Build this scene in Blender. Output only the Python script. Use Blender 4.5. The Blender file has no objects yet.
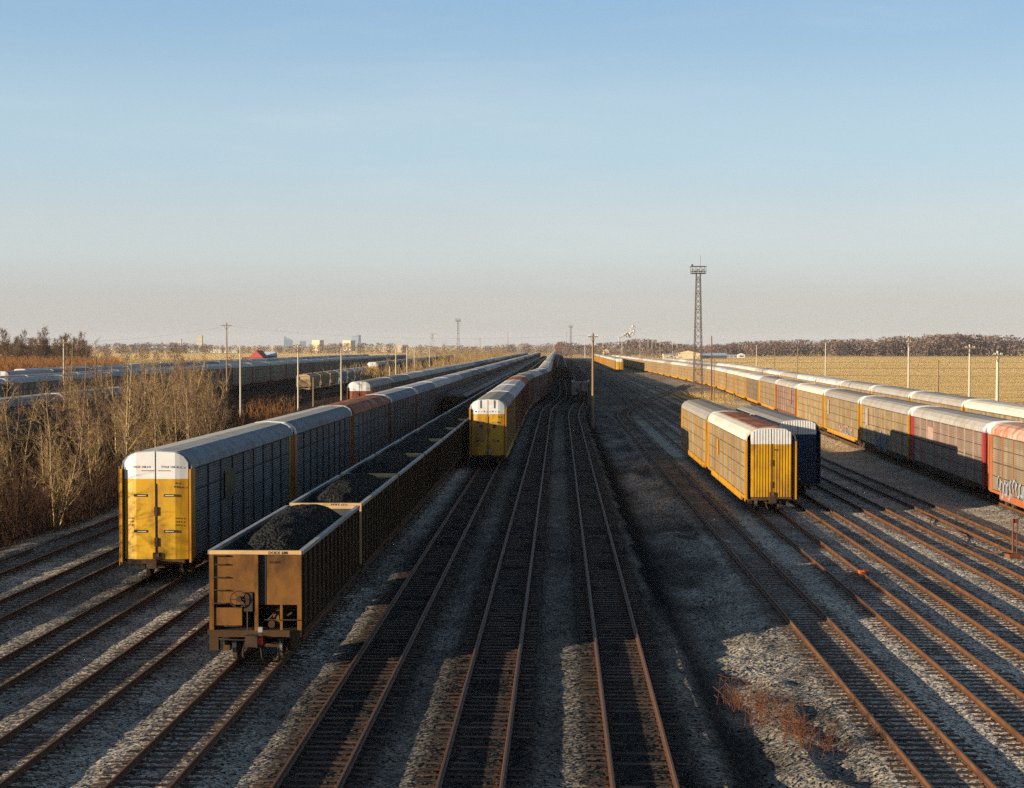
import bpy, math, random
import numpy as np
from mathutils import Vector, noise
random.seed(7)
SC = bpy.context.scene
COL = SC.collection
R = math.radians
PI = math.pi

# ------------------------------------------------------------------ materials
MATS = {}
def nodes(m):
    m.use_nodes = True
    return m.node_tree, m.node_tree.nodes['Principled BSDF']
def mat(name, col, rough=.85, spec=.2, metal=0, var=.25, scale=1.5, dirt_or_shade=None, dirt_or_shade_amt=.35, dirt_or_shade_scale=.6,
        bump=0, bump_scale=30, wave=None, cells=0, stretch=(1, 1, 1), objvar=0, coat=0):
    """plain surface with soft colour variation, blotchy wear or painted shade, and fine relief"""
    m = bpy.data.materials.new(name); MATS[name] = m
    nt, b = nodes(m); N = nt.nodes; L = nt.links
    tc = N.new('ShaderNodeTexCoord'); mp = N.new('ShaderNodeMapping'); mp.inputs['Scale'].default_value = stretch
    L.new(tc.outputs['Object'], mp.inputs[0])
    oi = N.new('ShaderNodeObjectInfo')
    add = N.new('ShaderNodeVectorMath'); add.operation = 'ADD'
    mul = N.new('ShaderNodeMath'); mul.operation = 'MULTIPLY'; mul.inputs[1].default_value = 57
    L.new(oi.outputs['Random'], mul.inputs[0]); L.new(mp.outputs[0], add.inputs[0]); L.new(mul.outputs[0], add.inputs[1])
    n1 = N.new('ShaderNodeTexNoise'); n1.inputs['Scale'].default_value = scale; n1.inputs['Detail'].default_value = 6
    n1.inputs['Roughness'].default_value = .65
    L.new(add.outputs[0], n1.inputs['Vector'])
    hsv = N.new('ShaderNodeHueSaturation'); hsv.inputs['Color'].default_value = (*col, 1)
    mr = N.new('ShaderNodeMapRange'); mr.inputs[1].default_value = .25; mr.inputs[2].default_value = .75
    mr.inputs[3].default_value = 1 - var; mr.inputs[4].default_value = 1 + var
    L.new(n1.outputs[0], mr.inputs[0])
    last = mr.outputs[0]
    if objvar:
        r2 = N.new('ShaderNodeMapRange'); r2.inputs[3].default_value = 1 - objvar; r2.inputs[4].default_value = 1 + objvar
        L.new(oi.outputs['Random'], r2.inputs[0])
        mm = N.new('ShaderNodeMath'); mm.operation = 'MULTIPLY'
        L.new(last, mm.inputs[0]); L.new(r2.outputs[0], mm.inputs[1]); last = mm.outputs[0]
    if cells:
        sh = N.new('ShaderNodeVectorMath'); sh.operation = 'ADD'; sh.inputs[1].default_value = (50.3, 12.55, .02)
        sn = N.new('ShaderNodeVectorMath'); sn.operation = 'SNAP'; sn.inputs[1].default_value = (1.5, 2.789, .99)
        ad = N.new('ShaderNodeVectorMath'); ad.operation = 'ADD'; wn = N.new('ShaderNodeTexWhiteNoise'); wn.noise_dimensions = '3D'
        L.new(tc.outputs['Object'], sh.inputs[0]); L.new(sh.outputs[0], sn.inputs[0]); L.new(sn.outputs[0], ad.inputs[0]); L.new(mul.outputs[0], ad.inputs[1]); L.new(ad.outputs[0], wn.inputs['Vector'])
        r4 = N.new('ShaderNodeMapRange'); r4.inputs[3].default_value = 1 - cells; r4.inputs[4].default_value = 1 + cells; L.new(wn.outputs['Value'], r4.inputs[0])
        m4 = N.new('ShaderNodeMath'); m4.operation = 'MULTIPLY'; L.new(last, m4.inputs[0]); L.new(r4.outputs[0], m4.inputs[1]); last = m4.outputs[0]
    L.new(last, hsv.inputs['Value'])
    c = hsv.outputs[0]
    if dirt_or_shade:
        n2 = N.new('ShaderNodeTexNoise'); n2.inputs['Scale'].default_value = dirt_or_shade_scale; n2.inputs['Detail'].default_value = 9
        n2.inputs['Roughness'].default_value = .7
        L.new(add.outputs[0], n2.inputs['Vector'])
        r3 = N.new('ShaderNodeMapRange'); r3.inputs[1].default_value = .62 - dirt_or_shade_amt * .5; r3.inputs[2].default_value = .75 - dirt_or_shade_amt * .3
        L.new(n2.outputs[0], r3.inputs[0])
        mx = N.new('ShaderNodeMixRGB'); mx.inputs[2].default_value = (*dirt_or_shade, 1)
        L.new(r3.outputs[0], mx.inputs[0]); L.new(c, mx.inputs[1]); c = mx.outputs[0]
    L.new(c, b.inputs['Base Color'])
    b.inputs['Roughness'].default_value = rough; b.inputs['Metallic'].default_value = metal
    b.inputs['Specular IOR Level'].default_value = spec
    h = None
    if wave:                       # (direction, scale, distance): pressed corrugations
        w = N.new('ShaderNodeTexWave'); w.bands_direction = wave[0]; w.inputs['Scale'].default_value = wave[1]
        L.new(tc.outputs['Object'], w.inputs['Vector'])
        bp = N.new('ShaderNodeBump'); bp.inputs['Distance'].default_value = wave[2]; bp.inputs['Strength'].default_value = 1
        L.new(w.outputs['Fac'], bp.inputs['Height']); h = bp
    if bump:
        n3 = N.new('ShaderNodeTexNoise'); n3.inputs['Scale'].default_value = bump_scale; n3.inputs['Detail'].default_value = 4
        L.new(add.outputs[0], n3.inputs['Vector'])
        b3 = N.new('ShaderNodeBump'); b3.inputs['Distance'].default_value = bump; b3.inputs['Strength'].default_value = 1
        L.new(n3.outputs[0], b3.inputs['Height'])
        if h: L.new(h.outputs[0], b3.inputs['Normal'])
        h = b3
    if h: L.new(h.outputs[0], b.inputs['Normal'])
    if wave: m.cycles.use_bump_map_correction = False
    return m

RUST = (.16, .055, .022)
mat('panel_grey', (.095, .10, .105), .7, .15, var=.18, scale=.5, dirt_or_shade=(.075, .06, .045), dirt_or_shade_amt=.42, dirt_or_shade_scale=.9, cells=.16, wave=('Z', 2.6, .03), objvar=.12, stretch=(1, 1, .18))
mat('panel_tan', (.215, .18, .115), .65, .3, var=.18, scale=.5, dirt_or_shade=(.14, .09, .05), dirt_or_shade_amt=.42, dirt_or_shade_scale=.9, cells=.16, wave=('Z', 2.6, .03), objvar=.12, stretch=(1, 1, .18))
mat('panel_pink', (.185, .148, .11), .65, .3, var=.18, scale=.5, dirt_or_shade=(.16, .08, .05), dirt_or_shade_amt=.42, dirt_or_shade_scale=.9, cells=.16, wave=('Z', 2.6, .03), objvar=.1, stretch=(1, 1, .18))
mat('panel_blue', (.09, .11, .145), .6, .3, var=.2, scale=.5, dirt_or_shade=(.05, .05, .05), cells=.14, wave=('Z', 2.6, .03), objvar=.1, stretch=(1, 1, .35))
mat('yellow', (.34, .16, .004), .55, .3, var=.16, scale=.9, dirt_or_shade=(.20, .08, .02), dirt_or_shade_amt=.24, dirt_or_shade_scale=1.1, stretch=(1, 1, .4), objvar=.1)
mat('yellow_door', (.42, .225, .003), .5, .35, var=.14, scale=.9, dirt_or_shade=(.22, .10, .018), dirt_or_shade_amt=.33, dirt_or_shade_scale=.8, stretch=(1, 1, .45))  # blotches are rust and grime plus tree shadow put into the paint colour
mat('orange', (.27, .082, .028), .6, .3, var=.15, dirt_or_shade=RUST, dirt_or_shade_amt=.2, stretch=(1, 1, .4))
mat('crimson', (.22, .018, .022), .6, .3, var=.2, dirt_or_shade=RUST, dirt_or_shade_amt=.2, stretch=(1, 1, .4))
mat('brown_red', (.17, .048, .018), .7, .2, var=.2, dirt_or_shade=(.09, .04, .02), stretch=(1, 1, .4), objvar=.15)
mat('lock_dark', (.075, .026, .014), .8, .1, var=.3)
mat('navy', (.014, .034, .095), .7, .1, var=.2, dirt_or_shade=(.03, .03, .04), stretch=(1, 1, .4))
mat('white_paint', (.50, .49, .475), .6, .3, var=.08, dirt_or_shade=(.42, .36, .28), dirt_or_shade_amt=.18, dirt_or_shade_scale=.8)
mat('roof_grey', (.25, .235, .215), .85, .06, var=.14, scale=.5, dirt_or_shade=(.22, .17, .12), dirt_or_shade_amt=.3, wave=('Y', .42, .03), objvar=.2)
mat('roof_galv', (.36, .36, .35), .85, .06, var=.12, scale=.5, dirt_or_shade=(.26, .22, .17), dirt_or_shade_amt=.28, wave=('Y', .42, .03), objvar=.15)
mat('roof_white', (.42, .39, .335), .85, .06, var=.08, scale=.5, dirt_or_shade=(.38, .30, .22), dirt_or_shade_amt=.25, wave=('Y', .42, .03))
mat('roof_steel_shade', (.17, .19, .21), .8, .08, var=.12, scale=.5, dirt_or_shade=(.14, .13, .12), dirt_or_shade_amt=.3, wave=('Y', .42, .03), objvar=.15)  # steel for roof slopes, darkened so part of their shade is in the colour
mat('roof_rust', (.24, .075, .032), .8, .15, var=.25, scale=.8, dirt_or_shade=(.36, .26, .2), dirt_or_shade_amt=.22, wave=('Y', .42, .03))
mat('roof_streak', (.45, .38, .32), .8, .15, var=.15, scale=.8, dirt_or_shade=(.30, .10, .04), dirt_or_shade_amt=.55, dirt_or_shade_scale=.8, wave=('Y', .42, .03), stretch=(.35, 1.4, 1))
mat('under', (.022, .018, .015), .9, .06, var=.35, dirt_or_shade=(.09, .045, .02), dirt_or_shade_amt=.35)
mat('iron', (.030, .021, .016), .7, .15, var=.3, dirt_or_shade=(.06, .027, .012), dirt_or_shade_amt=.3)
mat('wheel_rim', (.20, .17, .14), .35, .5, metal=.7)
mat('seam', (.03, .027, .025), .9, .1)
mat('black_print', (.02, .02, .02), .8, .1)
mat('coal_side', (.045, .026, .013), .8, .08, var=.22, scale=.6, dirt_or_shade=(.06, .033, .018), dirt_or_shade_amt=.3, dirt_or_shade_scale=.7, stretch=(1, 1, .35), objvar=.12)
mat('coal_end', (.145, .064, .016), .75, .1, var=.2, scale=.7, dirt_or_shade=(.055, .026, .011), dirt_or_shade_amt=.46, dirt_or_shade_scale=1.1, stretch=(1, 1, .5), objvar=.1)
mat('coal_end_pale', (.42, .27, .12), .65, .3, var=.12, dirt_or_shade=(.25, .15, .07), dirt_or_shade_amt=.25)
mat('coal_rim', (.22, .205, .19), .5, .4, var=.2, dirt_or_shade=(.16, .10, .06), dirt_or_shade_amt=.3)
mat('coal_inside', (.05, .053, .056), .6, .3, var=.3, dirt_or_shade=(.03, .03, .03), dirt_or_shade_amt=.45, dirt_or_shade_scale=.9)
mat('hopper_grey', (.15, .13, .105), .7, .25, var=.2, dirt_or_shade=(.10, .07, .05), dirt_or_shade_amt=.35, objvar=.3)
mat('hopper_tan', (.34, .24, .13), .7, .25, var=.2, dirt_or_shade=(.16, .09, .05), dirt_or_shade_amt=.35, objvar=.15)
mat('hopper_pale', (.30, .32, .36), .7, .25, var=.15, dirt_or_shade=(.18, .17, .16), dirt_or_shade_amt=.3)
mat('red_plastic', (.75, .03, .02), .4, .4, var=.05)
mat('pink_decal', (.27, .165, .115), .7, .2, var=.1, dirt_or_shade=(.35, .25, .2), dirt_or_shade_amt=.3, dirt_or_shade_scale=3)
mat('graffiti_white', (.21, .22, .235), .7, .2, var=.15, scale=4)
mat('graffiti_blue', (.17, .20, .25), .7, .2, var=.25, scale=4)
mat('graffiti_pink', (.36, .23, .19), .7, .2, var=.2, scale=4)
mat('lime_decal', (.07, .056, .014), .7, .2, var=.2, scale=4)
mat('wood_pole', (.20, .125, .07), .9, .1, var=.25, scale=1, stretch=(4, 4, .3))
mat('pale_pole', (.40, .35, .27), .85, .15, var=.15, scale=1, stretch=(4, 4, .3))
mat('rust_post', (.13, .045, .022), .8, .2, var=.25)
mat('tie_plate', (.065, .030, .017), .85, .1, var=.4, scale=3)
mat('steel_tower', (.075, .050, .045), .7, .3, var=.2)
mat('bark_tan', (.33, .23, .115), .9, .1, var=.3, scale=2, objvar=.2)
mat('bark_dark', (.20, .125, .075), .9, .1, var=.3, scale=2, objvar=.2)
mat('twig_tan', (.23, .145, .06), .9, .1, var=.3, scale=.7, objvar=.2)
mat('twig_brown', (.14, .085, .05), .9, .1, var=.3, scale=.7, objvar=.2)
mat('twig_purple', (.135, .092, .078), .95, .05, var=.35, scale=.05)
mat('twig_far', (.15, .105, .08), .95, .05, var=.35, scale=.05)
mat('scrub', (.19, .085, .03), .95, .05, var=.4, scale=.3)
mat('brush_brown', (.06, .032, .019), .95, .05, var=.45, scale=.35)
mat('weed_red', (.115, .045, .02), .9, .1, var=.35, scale=3)
mat('grass_tan', (.36, .24, .085), .9, .1, var=.35, scale=2)
mat('brick', (.15, .078, .055), .9, .1, var=.2)
mat('barn_red', (.24, .05, .038), .85, .15, var=.15)
mat('white_wall', (.48, .46, .42), .8, .2, var=.08)
mat('cream_wall', (.46, .36, .22), .85, .15, var=.1, scale=.05)
mat('tan_wall', (.45, .37, .27), .85, .15, var=.1, scale=.05)
mat('grey_roof', (.16, .16, .17), .8, .2, var=.1)
mat('blue_roof', (.30, .36, .42), .6, .3, var=.1)
mat('dark_roof', (.07, .06, .06), .85, .15)
mat('concrete', (.34, .32, .30), .85, .15, var=.1, scale=.05)
mat('blue_glass', (.09, .15, .23), .5, .3, var=.1, scale=.03)
mat('window_dark', (.05, .06, .07), .2, .5)
mat('lamp_glass', (.5, .5, .48), .2, .5)
mat('cable_red', (.085, .035, .024), .8, .2)
mat('orange_paint', (.38, .075, .012), .6, .3)

def coal_mat():
    m = bpy.data.materials.new('coal'); MATS['coal'] = m
    nt, b = nodes(m); N = nt.nodes; L = nt.links
    tc = N.new('ShaderNodeTexCoord')
    v = N.new('ShaderNodeTexVoronoi'); v.inputs['Scale'].default_value = 9
    L.new(tc.outputs['Object'], v.inputs['Vector'])
    r = N.new('ShaderNodeValToRGB'); r.color_ramp.elements[0].color = (.006, .006, .0065, 1); r.color_ramp.elements[1].color = (.030, .028, .025, 1)
    L.new(v.outputs['Color'], r.inputs[0]); L.new(r.outputs[0], b.inputs['Base Color'])
    bp = N.new('ShaderNodeBump'); bp.inputs['Distance'].default_value = .12; bp.invert = True
    L.new(v.outputs['Distance'], bp.inputs['Height']); L.new(bp.outputs[0], b.inputs['Normal'])
    b.inputs['Roughness'].default_value = .9; b.inputs['Specular IOR Level'].default_value = .04
coal_mat()

def rail_mat():
    m = bpy.data.materials.new('rail_steel'); MATS['rail_steel'] = m
    nt, b = nodes(m); N = nt.nodes; L = nt.links
    g = N.new('ShaderNodeNewGeometry'); sp = N.new('ShaderNodeSeparateXYZ'); L.new(g.outputs['Normal'], sp.inputs[0])
    n = N.new('ShaderNodeTexNoise'); n.inputs['Scale'].default_value = 1.3; n.inputs['Detail'].default_value = 6
    L.new(g.outputs['Position'], n.inputs['Vector'])
    r = N.new('ShaderNodeValToRGB'); r.color_ramp.elements[0].position = .3; r.color_ramp.elements[1].position = .75
    r.color_ramp.elements[0].color = (.06, .025, .010, 1); r.color_ramp.elements[1].color = (.125, .056, .021, 1)
    L.new(n.outputs[0], r.inputs[0])
    m1 = N.new('ShaderNodeMapRange'); m1.inputs[1].default_value = .7; m1.inputs[2].default_value = .95
    L.new(sp.outputs['Z'], m1.inputs[0])
    mx = N.new('ShaderNodeMixRGB'); mx.inputs[2].default_value = (.09, .045, .025, 1)
    L.new(m1.outputs[0], mx.inputs[0]); L.new(r.outputs[0], mx.inputs[1]); L.new(mx.outputs[0], b.inputs['Base Color'])
    m2 = N.new('ShaderNodeMapRange'); m2.inputs[3].default_value = .85; m2.inputs[4].default_value = .6
    L.new(m1.outputs[0], m2.inputs[0]); L.new(m2.outputs[0], b.inputs['Roughness'])
    m3 = N.new('ShaderNodeMath'); m3.operation = 'MULTIPLY'; m3.inputs[1].default_value = .0; b.inputs['Specular IOR Level'].default_value = .15
    L.new(m1.outputs[0], m3.inputs[0]); L.new(m3.outputs[0], b.inputs['Metallic'])
rail_mat()

def tie_mat():
    m = bpy.data.materials.new('tie_wood'); MATS['tie_wood'] = m
    nt, b = nodes(m); N = nt.nodes; L = nt.links
    g = N.new('ShaderNodeNewGeometry')
    mp = N.new('ShaderNodeMapping'); mp.inputs['Scale'].default_value = (.35, 2.2, 1); L.new(g.outputs['Position'], mp.inputs[0])
    n = N.new('ShaderNodeTexNoise'); n.inputs['Scale'].default_value = 1.6; n.inputs['Detail'].default_value = 5
    L.new(mp.outputs[0], n.inputs['Vector'])
    r = N.new('ShaderNodeValToRGB'); r.color_ramp.elements[0].position = .3; r.color_ramp.elements[1].position = .72
    r.color_ramp.elements[0].color = (.012, .008, .006, 1); r.color_ramp.elements[1].color = (.13, .075, .045, 1)
    L.new(n.outputs[0], r.inputs[0]); L.new(r.outputs[0], b.inputs['Base Color'])
    b.inputs['Roughness'].default_value = .9; b.inputs['Specular IOR Level'].default_value = .1
tie_mat()

def ground_mat():
    """cover weights: R pale crushed stone, G dry grass field, B brown earth; what is left is black cinder"""
    m = bpy.data.materials.new('ground_cover'); MATS['ground_cover'] = m; m.cycles.use_bump_map_correction = False
    nt, b = nodes(m); N = nt.nodes; L = nt.links
    at = N.new('ShaderNodeAttribute'); at.attribute_name = 'cover'
    sp = N.new('ShaderNodeSeparateColor'); L.new(at.outputs['Color'], sp.inputs[0])
    g = N.new('ShaderNodeNewGeometry')
    def vor(sc):
        v = N.new('ShaderNodeTexVoronoi'); v.inputs['Scale'].default_value = sc; L.new(g.outputs['Position'], v.inputs['Vector']); return v
    def noi(sc, det=6, rough=.6, st=None):
        n = N.new('ShaderNodeTexNoise'); n.inputs['Scale'].default_value = sc; n.inputs['Detail'].default_value = det; n.inputs['Roughness'].default_value = rough
        if st:
            mp = N.new('ShaderNodeMapping'); mp.inputs['Scale'].default_value = st; L.new(g.outputs['Position'], mp.inputs[0]); L.new(mp.outputs[0], n.inputs['Vector'])
        else: L.new(g.outputs['Position'], n.inputs['Vector'])
        return n
    def ramp(src, stops):
        r = N.new('ShaderNodeValToRGB'); e = r.color_ramp.elements
        e[0].position, e[0].color = stops[0][0], (*stops[0][1], 1); e[1].position, e[1].color = stops[1][0], (*stops[1][1], 1)
        for p, c in stops[2:]:
            x = e.new(p); x.color = (*c, 1)
        L.new(src, r.inputs[0]); return r
    def mix(f, a, bb, mode='MIX'):
        x = N.new('ShaderNodeMixRGB'); x.blend_type = mode
        if isinstance(f, float): x.inputs[0].default_value = f
        else: L.new(f, x.inputs[0])
        L.new(a, x.inputs[1]); L.new(bb, x.inputs[2]); return x.outputs[0]
    v1 = vor(13); v2 = vor(29)
    sv = N.new('ShaderNodeSeparateColor'); L.new(v1.outputs['Color'], sv.inputs[0])
    stone = ramp(sv.outputs[0], [(0, (.10, .088, .077)), (1, (.88, .81, .71)), (.3, (.34, .30, .255)), (.7, (.58, .52, .44))])
    big = ramp(noi(.35, 5).outputs[0], [(.3, (.62, .60, .58)), (.72, (1.12, 1.07, 1.0))])
    stone_c = mix(1., stone.outputs[0], big.outputs[0], 'MULTIPLY')
    sv2 = N.new('ShaderNodeSeparateColor'); L.new(v2.outputs['Color'], sv2.inputs[0])
    cin = ramp(sv2.outputs[0], [(0, (.006, .006, .007)), (1, (.08, .075, .07)), (.6, (.014, .0135, .0135)), (.92, (.026, .025, .024))])
    earth = ramp(noi(.5, 8, .7).outputs[0], [(.3, (.018, .012, .009)), (.7, (.06, .04, .026))])
    f1 = noi(.012, 6, .55, (1, 6, 1)); f2 = noi(1.1, 6, .7)
    field = ramp(f1.outputs[0], [(.3, (.52, .33, .12)), (.75, (.78, .54, .24)), (.5, (.66, .44, .18))])
    fine = ramp(f2.outputs[0], [(.25, (.75, .75, .75)), (.75, (1.2, 1.2, 1.2))])
    field_c = mix(1., field.outputs[0], fine.outputs[0], 'MULTIPLY')
    c = mix(sp.outputs[0], cin.outputs[0], stone_c)
    c = mix(sp.outputs[2], c, earth.outputs[0]); c = mix(sp.outputs[1], c, field_c)
    L.new(c, b.inputs['Base Color']); b.inputs['Roughness'].default_value = 1; b.inputs['Specular IOR Level'].default_value = .02
    # every stone and stalk faces its own way: tilt the normal by the cell's own random direction
    def tilt(src, k):
        s1 = N.new('ShaderNodeVectorMath'); s1.operation = 'SUBTRACT'; s1.inputs[1].default_value = (.5, .5, .5); L.new(src, s1.inputs[0])
        s2 = N.new('ShaderNodeVectorMath'); s2.operation = 'SCALE'; L.new(s1.outputs[0], s2.inputs[0])
        if isinstance(k, float): s2.inputs['Scale'].default_value = k
        else: L.new(k, s2.inputs['Scale'])
        return s2.outputs[0]
    def vadd(a, bb):
        x = N.new('ShaderNodeVectorMath'); x.operation = 'ADD'; L.new(a, x.inputs[0]); L.new(bb, x.inputs[1]); return x.outputs[0]
    b2 = N.new('ShaderNodeBump'); b2.inputs['Distance'].default_value = .06; b2.inputs['Strength'].default_value = .6
    L.new(noi(2.0, 5).outputs[0], b2.inputs['Height'])
    k = N.new('ShaderNodeMath'); k.operation = 'MULTIPLY_ADD'; k.inputs[1].default_value = .3; k.inputs[2].default_value = 2.6; L.new(sp.outputs[1], k.inputs[0])
    nn = N.new('ShaderNodeVectorMath'); nn.operation = 'NORMALIZE'
    L.new(vadd(vadd(b2.outputs[0], tilt(v1.outputs['Color'], k.outputs[0])), tilt(v2.outputs['Color'], .9)), nn.inputs[0])
    L.new(nn.outputs[0], b.inputs['Normal'])
ground_mat()
M = MATS

# ------------------------------------------------------------------ mesh building
class MB:
    def __init__(s): s.v = []; s.f = []; s.m = []; s.roles = []
    def role(s, r):
        if r not in s.roles: s.roles.append(r)
        return s.roles.index(r)
    def add(s, vs, fs, r):
        k = len(s.v); i = s.role(r); s.v += vs
        for f in fs: s.f.append(tuple(k + q for q in f)); s.m.append(i)
    def box(s, x0, x1, y0, y1, z0, z1, r):
        s.add([(x0, y0, z0), (x1, y0, z0), (x1, y1, z0), (x0, y1, z0), (x0, y0, z1), (x1, y0, z1), (x1, y1, z1), (x0, y1, z1)],
              [(0, 3, 2, 1), (4, 5, 6, 7), (0, 1, 5, 4), (1, 2, 6, 5), (2, 3, 7, 6), (3, 0, 4, 7)], r)
    def prism(s, poly, y0, y1, r, caps=True, closed=True):      # polygon in XZ run along Y
        n = len(poly)
        vs = [(x, y0, z) for x, z in poly] + [(x, y1, z) for x, z in poly]
        fs = [(i, (i + 1) % n, n + (i + 1) % n, n + i) for i in range(n if closed else n - 1)]
        if caps: fs += [tuple(range(n))[::-1], tuple(range(n, 2 * n))]
        s.add(vs, fs, r)
    def tube(s, pts, rad, r, n=6, cap=True):
        pts = [Vector(p) for p in pts]; k = len(pts)
        if not hasattr(rad, '__len__'): rad = [rad] * k
        vs = []
        for i, p in enumerate(pts):
            t = (pts[min(i + 1, k - 1)] - pts[max(i - 1, 0)]).normalized()
            u = t.cross(Vector((0, 0, 1)) if abs(t.z) < .9 else Vector((1, 0, 0))).normalized(); w = t.cross(u)
            for j in range(n):
                a = 2 * PI * j / n; q = p + (u * math.cos(a) + w * math.sin(a)) * rad[i]; vs.append((q.x, q.y, q.z))
        fs = [(i * n + j, i * n + (j + 1) % n, (i + 1) * n + (j + 1) % n, (i + 1) * n + j) for i in range(k - 1) for j in range(n)]
        if cap: fs += [tuple(range(n))[::-1], tuple(range((k - 1) * n, k * n))]
        s.add(vs, fs, r)
    def cyl(s, c, axis, rad, half, r, n=16):
        c = Vector(c); a = Vector(axis) * half; s.tube([c - a, c + a], rad, r, n)
    def mesh(s, name):
        me = bpy.data.meshes.new(name); me.from_pydata(s.v, [], s.f)
        me.polygons.foreach_set('material_index', s.m)
        for r in s.roles: me.materials.append(M.get(r))
        me['roles'] = s.roles; me.update(); return me
    def build(s, name, parent=None, skin=None):
        return put(name, s.mesh(name), parent, skin)

def put(name, me, parent=None, skin=None):
    o = bpy.data.objects.new(name, me); COL.objects.link(o)
    if parent: o.parent = parent
    if skin: dress(o, skin)
    return o
def dress(o, skin):                                   # per-object materials over a shared mesh
    for i, r in enumerate(o.data['roles']):
        if r in skin:
            o.material_slots[i].link = 'OBJECT'; o.material_slots[i].material = M[skin[r]]
def tag(o, label=None, cat=None, group=None, kind=None):
    if label: o['label'] = label
    if cat: o['category'] = cat
    if group: o['group'] = group
    if kind: o['kind'] = kind
    return o
def empty(name, loc=(0, 0, 0), rz=0, label=None, cat=None, group=None):
    o = bpy.data.objects.new(name, None); COL.objects.link(o); o.location = loc; o.rotation_euler = (0, 0, rz)
    o.empty_display_size = .3
    return tag(o, label, cat, group)
ORD = ['first', 'second', 'third', 'fourth', 'fifth', 'sixth', 'seventh', 'eighth', 'ninth', 'tenth', 'eleventh', 'twelfth',
       'thirteenth', 'fourteenth', 'fifteenth', 'sixteenth']

# ------------------------------------------------------------------ tracks (x across, y away from the camera, z = 0 at the rail top)
def sm(a, b, x):
    t = np.clip((np.asarray(x, float) - a) / (b - a), 0, 1); return t * t * (3 - 2 * t)
def lin(x75, k): return lambda d: x75 + k * (np.asarray(d, float) - 75)
def bend(x0, k, dk, k2): return lambda d: x0 + k * np.minimum(d, dk) + k2 * np.maximum(np.asarray(d, float) - dk, 0)
T = {
 0: lin(-24.0, .031), 1: lin(-19.75, .031), 2: lin(-15.47, .031), 3: lin(-11.7, .031), 4: lin(-7.7, .029),
 5: lambda d: -3.85 + .0275 * (np.asarray(d, float) - 75) + 3.0 * sm(255, 365, d),
 6: lambda d: .05 + .0287 * (np.asarray(d, float) - 75) + 3.0 * sm(255, 360, d),
 7: lambda d: 4.2 + .029 * (np.asarray(d, float) - 75) + 2.5 * sm(238, 350, d),
 8: lambda d: 11.6 + .028 * (np.asarray(d, float) - 75) + 27 * sm(232, 470, d) ** 1.0,
 9: lin(15.2, .030), 10: lin(18.5, .029), 11: lin(22.15, .028), 12: lin(25.7, .029),
 13: bend(26.4, .06, 400, .015), 14: bend(34.65, .06, 450, .02),
 20: bend(-77.6, .02, 5000, .02), 21: bend(-83.2, .02, 5000, .02), 22: bend(-99, .02, 5000, .02), 23: bend(-52.1, .02, 5000, .02), 24: bend(-49.1, .02, 5000, .02),
 25: bend(-105, .02, 5000, .02),
}
LEAD = ([0, 236, 250, 264, 284, 306, 347, 424, 470], [9.5, 16.1, 16.65, 18.0, 20.9, 24.5, 31.2, 43.8, 51.4])
T[8] = lambda d: sum(np.interp(np.asarray(d, float) + k, *LEAD) for k in (-6, -3, 0, 3, 6)) / 5
TR = {0: (20, 1500), 1: (20, 700), 2: (20, 1300), 3: (20, 1300), 4: (20, 1300), 5: (20, 1800), 6: (20, 1800), 7: (20, 1500), 8: (20, 446),
      9: (20, 1300), 10: (20, 1300), 11: (20, 1300), 12: (20, 1300), 13: (40, 1300), 14: (60, 1300), 20: (120, 1100), 21: (120, 1100),
      22: (200, 1100), 23: (150, 1100), 24: (150, 1100), 25: (200, 1100)}

def hdg(t, d): return -math.atan2(float(T[t](d + 3) - T[t](d - 3)), 6.0)

# ------------------------------------------------------------------ ground
rng = np.random.default_rng(3)
LAT = rng.random((256, 256))
def vnoise(x, y):
    xi = np.floor(x).astype(int); yi = np.floor(y).astype(int); fx = x - xi; fy = y - yi
    fx = fx * fx * (3 - 2 * fx); fy = fy * fy * (3 - 2 * fy)
    a = LAT[xi % 256, yi % 256]; b = LAT[(xi + 1) % 256, yi % 256]; c = LAT[xi % 256, (yi + 1) % 256]; d = LAT[(xi + 1) % 256, (yi + 1) % 256]
    return (a * (1 - fx) + b * fx) * (1 - fy) + (c * (1 - fx) + d * fx) * fy
def fbm(x, y, o=4):
    s = 0; a = .5
    for k in range(o): s = s + a * vnoise(x * 2 ** k + 17 * k, y * 2 ** k + 31 * k); a *= .5
    return s
def g2(x, y, cx, cy, sx, sy): return np.exp(-((x - cx) / sx) ** 2 - ((y - cy) / sy) ** 2)

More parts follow.
